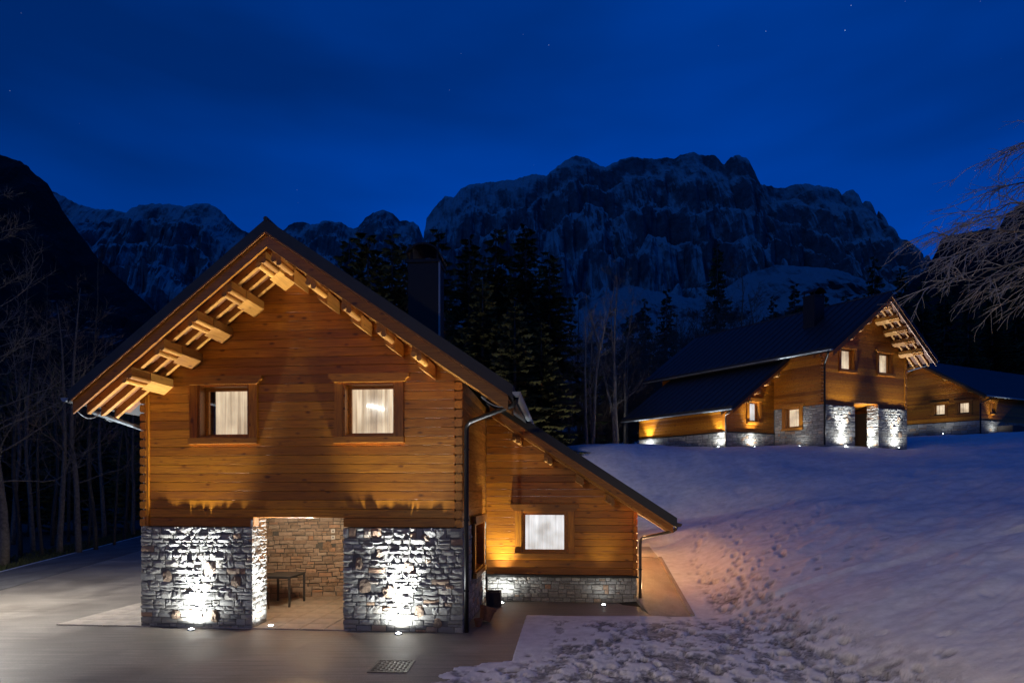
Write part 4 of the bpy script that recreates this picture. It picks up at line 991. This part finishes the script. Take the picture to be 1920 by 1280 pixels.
mountain('near_slope', [(-700, 60), (-300, 190), (-120, 240), (0, 290), (30, 300), (52, 310), (65, 325), (90, 345), (105, 372), (120, 400), (150, 440), (180, 480), (210, 510), (250, 545), (290, 582), (340, 640), (420, 760), (480, 900)], 420, 260, Ml, 300, 90, .05, 1.0, 4, -6, 1.0)
mountain('near_crag', [(1600, 700), (1680, 560), (1740, 500), (1757, 470), (1763, 450), (1775, 443), (1800, 440), (1830, 432), (1850, 428), (1870, 432), (1885, 405), (1905, 388), (1920, 380), (2000, 330), (2300, 220), (2700, 150)], 480, 260, Mr, 300, 90, .05, 1.0, 5, 0, 1.0)

# ------------------------------------------------------------------ trees
def rdir(d, ang, r):
    d = d.normalized(); a = d.orthogonal().normalized(); a.rotate(Matrix.Rotation(r.random() * 6.283, 3, d)); return (d * math.cos(ang) + a * math.sin(ang)).normalized()
def branch_path(p, d, L, n, r, wob, up):
    pts = [p.copy()]
    for i in range(n):
        d = (d + Vector((r.gauss(0, wob), r.gauss(0, wob), r.gauss(0, wob) + up))).normalized(); p = p + d * (L / n); pts.append(p.copy())
    return pts
def bare_tree(seed, H_, r0, nb=16, first=.22, spread=1.05, sub=6, tw=5, up=.06, blen=.34, lean=0.0, stems=1):
    r = random.Random(seed); T = MB(); C = MB()
    for s in range(stems):
        hh = H_ * (1 if s == 0 else r.uniform(.75, .95)); base = Vector((0, 0, -.3)) + (Vector((r.uniform(-.5, .5), r.uniform(-.5, .5), 0)) if s else Vector())
        tr = branch_path(base, Vector((r.uniform(-.05, .05) + lean, r.uniform(-.05, .05), 1)), hh, 12, r, .045, .05)
        T.tube(tr, [max(.02, r0 * (1 - i / 12.6) ** .85) for i in range(13)], 7)
        for k in range(nb):
            f = first + (1 - first) * (k + r.random()) / nb * .97
            i = min(11, int(f * 12)); p = tr[i].lerp(tr[i + 1], f * 12 - i); bl = hh * blen * (1.12 - f) ** .75 * r.uniform(.6, 1.2); br = max(.012, r0 * .3 * (1 - f * .8))
            d = rdir(Vector((0, 0, 1)), r.uniform(.75, spread + .25), r)
            pts = branch_path(p, d, bl, 6, r, .13, up); (T if br > .035 else C).tube(pts, [br * (1 - .8 * q / 6) for q in range(7)], 5, False)
            for j in range(sub):
                g = r.uniform(.25, 1); q = min(5, int(g * 6)); p2 = pts[q].lerp(pts[q + 1], g * 6 - q); d2 = rdir(pts[q + 1] - pts[q], r.uniform(.35, .95), r); l2 = bl * r.uniform(.25, .5)
                pt2 = branch_path(p2, d2, l2, 4, r, .16, up * 1.3); C.tube(pt2, [max(.006, br * .4 * (1 - .7 * z / 4)) for z in range(5)], 3, False)
                for _ in range(tw):
                    g = r.uniform(.2, 1); q = min(3, int(g * 4)); p3 = pt2[q].lerp(pt2[q + 1], g * 4 - q); d3 = rdir(pt2[q + 1] - pt2[q], r.uniform(.3, .9), r)
                    pt3 = branch_path(p3, d3, l2 * r.uniform(.25, .6), 2, r, .2, up); C.tube(pt3, [.008, .006, .003], 3, False)
    return T, C
def conifer(seed, H_, r0, rad, first=.12):
    r = random.Random(seed); T = MB(); C = MB()
    T.tube([(0, 0, -.3), (0, 0, H_ * .5), (0, 0, H_ * .99)], [r0, r0 * .55, .02], 7)
    z = H_ * first
    while z < H_ * .985:
        f = z / H_; rr = rad * (1 - f) ** .85 * r.uniform(.72, 1.1) + .12; n = 7 if f < .8 else 5; a0 = r.random() * 6.28
        for k in range(n):
            a = a0 + 6.283 * k / n + r.uniform(-.35, .35); L = rr * r.uniform(.6, 1.12); droop = r.uniform(.12, .4); zz = z + r.uniform(-.5, .5)
            ns = max(4, int(L * 5.5)); ca, sa = math.cos(a), math.sin(a)
            for i in range(ns):
                t = (i + r.uniform(.2, 1)) / ns; x = L * t; h = zz - droop * x + .12 * x * t
                for sgn in (-1, 1):
                    w = L * .30 * (1.15 - t) * r.uniform(.5, 1.25) + .08; dz = -r.uniform(.06, .3) * w - r.uniform(0, .12); fx = r.uniform(.12, .3) * (1 + .2 * L)
                    p0 = (ca * x, sa * x, h); p1 = (ca * (x + fx), sa * (x + fx), h - .04); p2 = (ca * (x + fx * .8) - sa * w * sgn, sa * (x + fx * .8) + ca * w * sgn, h + dz)
                    C.add([p0, p1, p2], [(0, 1, 2)])
                    if r.random() < .55: C.add([p0, (ca * (x + fx * .5), sa * (x + fx * .5), h - r.uniform(.15, .4)), (ca * (x + fx * 1.2), sa * (x + fx * 1.2), h - .06)], [(0, 1, 2)])
        z += r.uniform(.22, .40) * (1 + .25 * (1 - f))
    return T, C
def tree_data(TC, bark, leaf): return (TC[0].mesh('trunk', M[bark], True), TC[1].mesh('crown', M[leaf]))
def put_tree(name, data, x, y, z, s, rz, label, cat, group, wide=1.0):
    e = empty(name, (x, y, z), rz, label=label, cat=cat, group=group); e.scale = (s * wide, s * wide, s)
    for nm, me in zip(('trunk', 'crown'), data): link(nm, me, e)
    return e
def at(px, D): return (px - 960) / 1137 * D
def gz1(x, y): return float(ground_z(np.array([x]), np.array([y]))[0])
BT = [tree_data(bare_tree(s, 15, .17, 20, .25, .95, 6, 5), 'bark', 'twig') for s in (1, 2, 3)]
BS = [tree_data(bare_tree(s, 14, .14, 15, .3, .8, 5, 5, .08, .26, 0, 3), 'bark_pale', 'bark_pale') for s in (4, 5)]
BB = [tree_data(bare_tree(s, 8, .08, 22, .05, .9, 7, 6, .07, .5, 0, 2), 'twig', 'twig') for s in (6, 7, 8)]
BP = [tree_data(bare_tree(s, 16, .11, 12, .55, .8, 4, 4, .05, .2), 'bark_dark', 'bark_dark') for s in (9, 10)]
CF = [tree_data(conifer(s, 16, .2, rad, f), 'bark', 'conifer') for s, rad, f in ((21, 3.1, .06), (22, 2.5, .12), (23, 3.7, .1))]
big = tree_data(bare_tree(33, 17, .2, 34, .16, 1.1, 8, 6, .05, .33), 'bark', 'bark')

# the big bare tree at the left edge
put_tree('bare_tree', big, at(8, 27), 27, 0, .98, .6, 'tall bare tree with wide branches at the left edge beyond the road', 'tree', 'bare trees')
rt = random.Random(44)
nums = ['first', 'second', 'third', 'fourth', 'fifth', 'sixth', 'seventh', 'eighth', 'ninth', 'tenth', 'eleventh', 'twelfth', 'thirteenth', 'fourteenth', 'fifteenth', 'sixteenth', 'seventeenth', 'eighteenth', 'nineteenth', 'twentieth']
spec = sorted([(38, 30), (62, 33), (80, 30), (98, 37), (112, 31), (128, 40), (148, 31.5), (165, 35), (180, 33), (196, 42), (214, 36), (232, 40), (24, 38), (138, 46), (250, 44), (52, 45)])
for i, (px, D) in enumerate(spec):
    D = D * 1.05; x = at(px, D); put_tree('bare_tree', BP[i % 2] if i % 3 else BT[i % 3], x, D, 0, rt.uniform(.8, 1.1), rt.uniform(0, 6), f'thin dark bare trunk in the left roadside wood, {nums[i]} counted from the left edge', 'tree', 'bare trees of the left wood')
rowc = [(-40, 48), (15, 50), (60, 52), (105, 50), (150, 54), (195, 52), (240, 50), (285, 55), (330, 60), (380, 62), (-90, 46)]
for i, (px, D) in enumerate(sorted(rowc)):
    put_tree('conifer', CF[i % 3], at(px, D), D, 0, rt.uniform(.75, .95), rt.uniform(0, 6), f'dark conifer closing the left wood behind the bare trunks, {nums[i]} from the left', 'tree', 'conifers of the left wood')
# behind the foreground chalet
def top_scale(px, py, D, Hm, x, zb): return (HC + (925 - py) / 1137 * D - zb) / Hm
def crown_at(name, data, Hm, px, py, D, label, cat, group, zb=None, wide=1.0):
    x = at(px, D); z = gz1(x, D) if zb is None else zb
    return put_tree(name, data, x, D, z, top_scale(px, py, D, Hm, x, z), rt.uniform(0, 6), label, cat, group, wide)
for i, (px, py, D, k) in enumerate([(655, 445, 48, 1), (690, 432, 46, 0), (735, 440, 50, 1), (765, 455, 52, 2), (822, 430, 50, 1), (880, 440, 44, 0), (930, 425, 46, 2), (985, 420, 45, 0), (1030, 470, 43, 2), (905, 520, 38, 2), (965, 560, 36, 0), (1015, 600, 37, 2)]):
    crown_at('conifer', CF[k], 16, px, py, D, f'dark green conifer behind the foreground chalet roof, {nums[i]} of that clump', 'tree', 'conifers behind the foreground chalet', wide=1.45)
BARE = [(1112, 470, 40.5, BS[0], 'slender bare tree left of the triple trunks on the snow rim'), (1150, 455, 41, BS[1], 'bare tree with pale triple trunks standing on the snow rim'), (1170, 520, 43, BS[0], 'bare tree just right of the pale triple trunks'),
        (1385, 495, 62, BT[1], 'spreading bare tree above the roof of the farther chalet'), (1280, 540, 60, BT[2], 'bare reddish tree above the low end of the farther roof'), (1085, 560, 46, BT[0], 'thin bare tree beside the big conifers'), (860, 480, 42, BT[2], 'bare tree right of the chimney in front of the conifers')]
for px, py, D, dt, lb in BARE: crown_at('bare_tree', dt, 15, px, py, D, lb, 'tree', 'bare trees')
sh = [(1065, 650, 42), (1090, 620, 45), (1120, 660, 44), (1145, 690, 45), (1180, 640, 46), (1200, 610, 52), (1235, 590, 56), (1260, 575, 58), (1300, 570, 60), (1330, 565, 62), (1105, 720, 44), (1175, 700, 45), (1075, 720, 40), (1215, 660, 54), (1350, 560, 64), (1420, 545, 66), (1160, 600, 50), (1125, 590, 52)]
for i, (px, py, D) in enumerate(sorted(sh)):
    crown_at('bare_shrub', BB[i % 3], 8, px, py, D, f'dense brown thicket shrub between the conifers and the farther chalet, {nums[i]} from the left', 'shrub', 'thicket shrubs', )
for i, (px, py, D, k) in enumerate([(1345, 460, 70, 1), (1250, 540, 74, 0), (1490, 530, 72, 0), (1640, 480, 75, 1), (1690, 500, 78, 0), (1545, 545, 76, 2), (1585, 550, 74, 0), (1210, 560, 66, 1), (1730, 520, 74, 2), (1770, 500, 78, 0), (1815, 520, 80, 1), (1860, 500, 82, 2), (1905, 480, 84, 0), (1950, 470, 80, 1), (1450, 555, 78, 1), (1180, 590, 58, 2), (1140, 600, 58, 0)]):
    crown_at('conifer', CF[k], 16, px, py, D, f'dark conifer beyond the farther chalet and lodge, {nums[i]} of that row', 'tree', 'conifers beyond the farther chalet')

# tree standing off the right edge whose drooping, lamp-lit boughs reach into view
def hanging_tree(base, boughs):
    r = random.Random(71); T = MB(); C = MB(); C2_ = MB()
    tr = branch_path(Vector((0, 0, -.4)), Vector((0, 0, 1)), 11, 12, r, .03, .05); T.tube(tr, [.28 * (1 - i / 14) for i in range(13)], 9)
    for (z, tip, n) in boughs:
        p0 = Vector((0, 0, z)); tip = Vector(tip); mid = p0.lerp(tip, .5) + Vector((0, 0, .35 * (tip - p0).length * .3)); pts = []
        for i in range(13):
            t = i / 12; q = (1 - t) ** 2 * p0 + 2 * t * (1 - t) * mid + t * t * tip; pts.append(q + Vector((r.gauss(0, .05), r.gauss(0, .05), r.gauss(0, .05))))
        T.tube(pts, [.045 * (1 - .85 * i / 12) for i in range(13)], 6, False)
        for k in range(n):
            g = r.uniform(.2, 1.0); i = min(11, int(g * 12)); p = pts[i].lerp(pts[i + 1], g * 12 - i); d = rdir(pts[i + 1] - pts[i], r.uniform(.25, .8), r)
            L = r.uniform(.5, 1.7) * (1.25 - .5 * g); d.z *= .6; b = branch_path(p, d, L, 6, r, .10, -.10); C.tube(b, [.008 * (1 - .8 * q / 6) + .003 for q in range(7)], 4, False)
            for _ in range(7):
                g2 = r.uniform(.15, 1); j = min(5, int(g2 * 6)); p2 = b[j].lerp(b[j + 1], g2 * 6 - j); d2 = rdir(b[j + 1] - b[j], r.uniform(.3, .85), r)
                b2 = branch_path(p2, d2, L * r.uniform(.15, .42), 3, r, .16, -.06); C.tube(b2, [.006, .005, .004, .003], 3, False)
    return T, C
D = 14.0; bx_ = at(2085, D); bz_ = gz1(bx_, D)
def rel(px, py, DD): return (at(px, DD) - bx_, DD - D, HC + (925 - py) / 1137 * DD - bz_)
HT = hanging_tree(None, [(6.3, rel(1735, 545, 13.2), 20), (6.7, rel(1712, 450, 14.0), 24), (7.0, rel(1775, 490, 13.0), 20), (5.9, rel(1840, 560, 13.6), 12), (6.2, rel(1850, 530, 14.6), 14), (8.4, rel(1850, 365, 14.5), 28), (9.2, rel(1880, 285, 15), 22), (7.5, rel(1800, 425, 15.0), 24), (7.8, rel(1830, 405, 13.4), 20)])
e = empty('bare_tree', (bx_, D, bz_), 0, label='drooping bare boughs of a tree reaching in from the right edge', cat='tree', group='bare trees')
HT[0].build('trunk', M['bark'], e, True); HT[1].build('crown', M['twig_pale'], e)
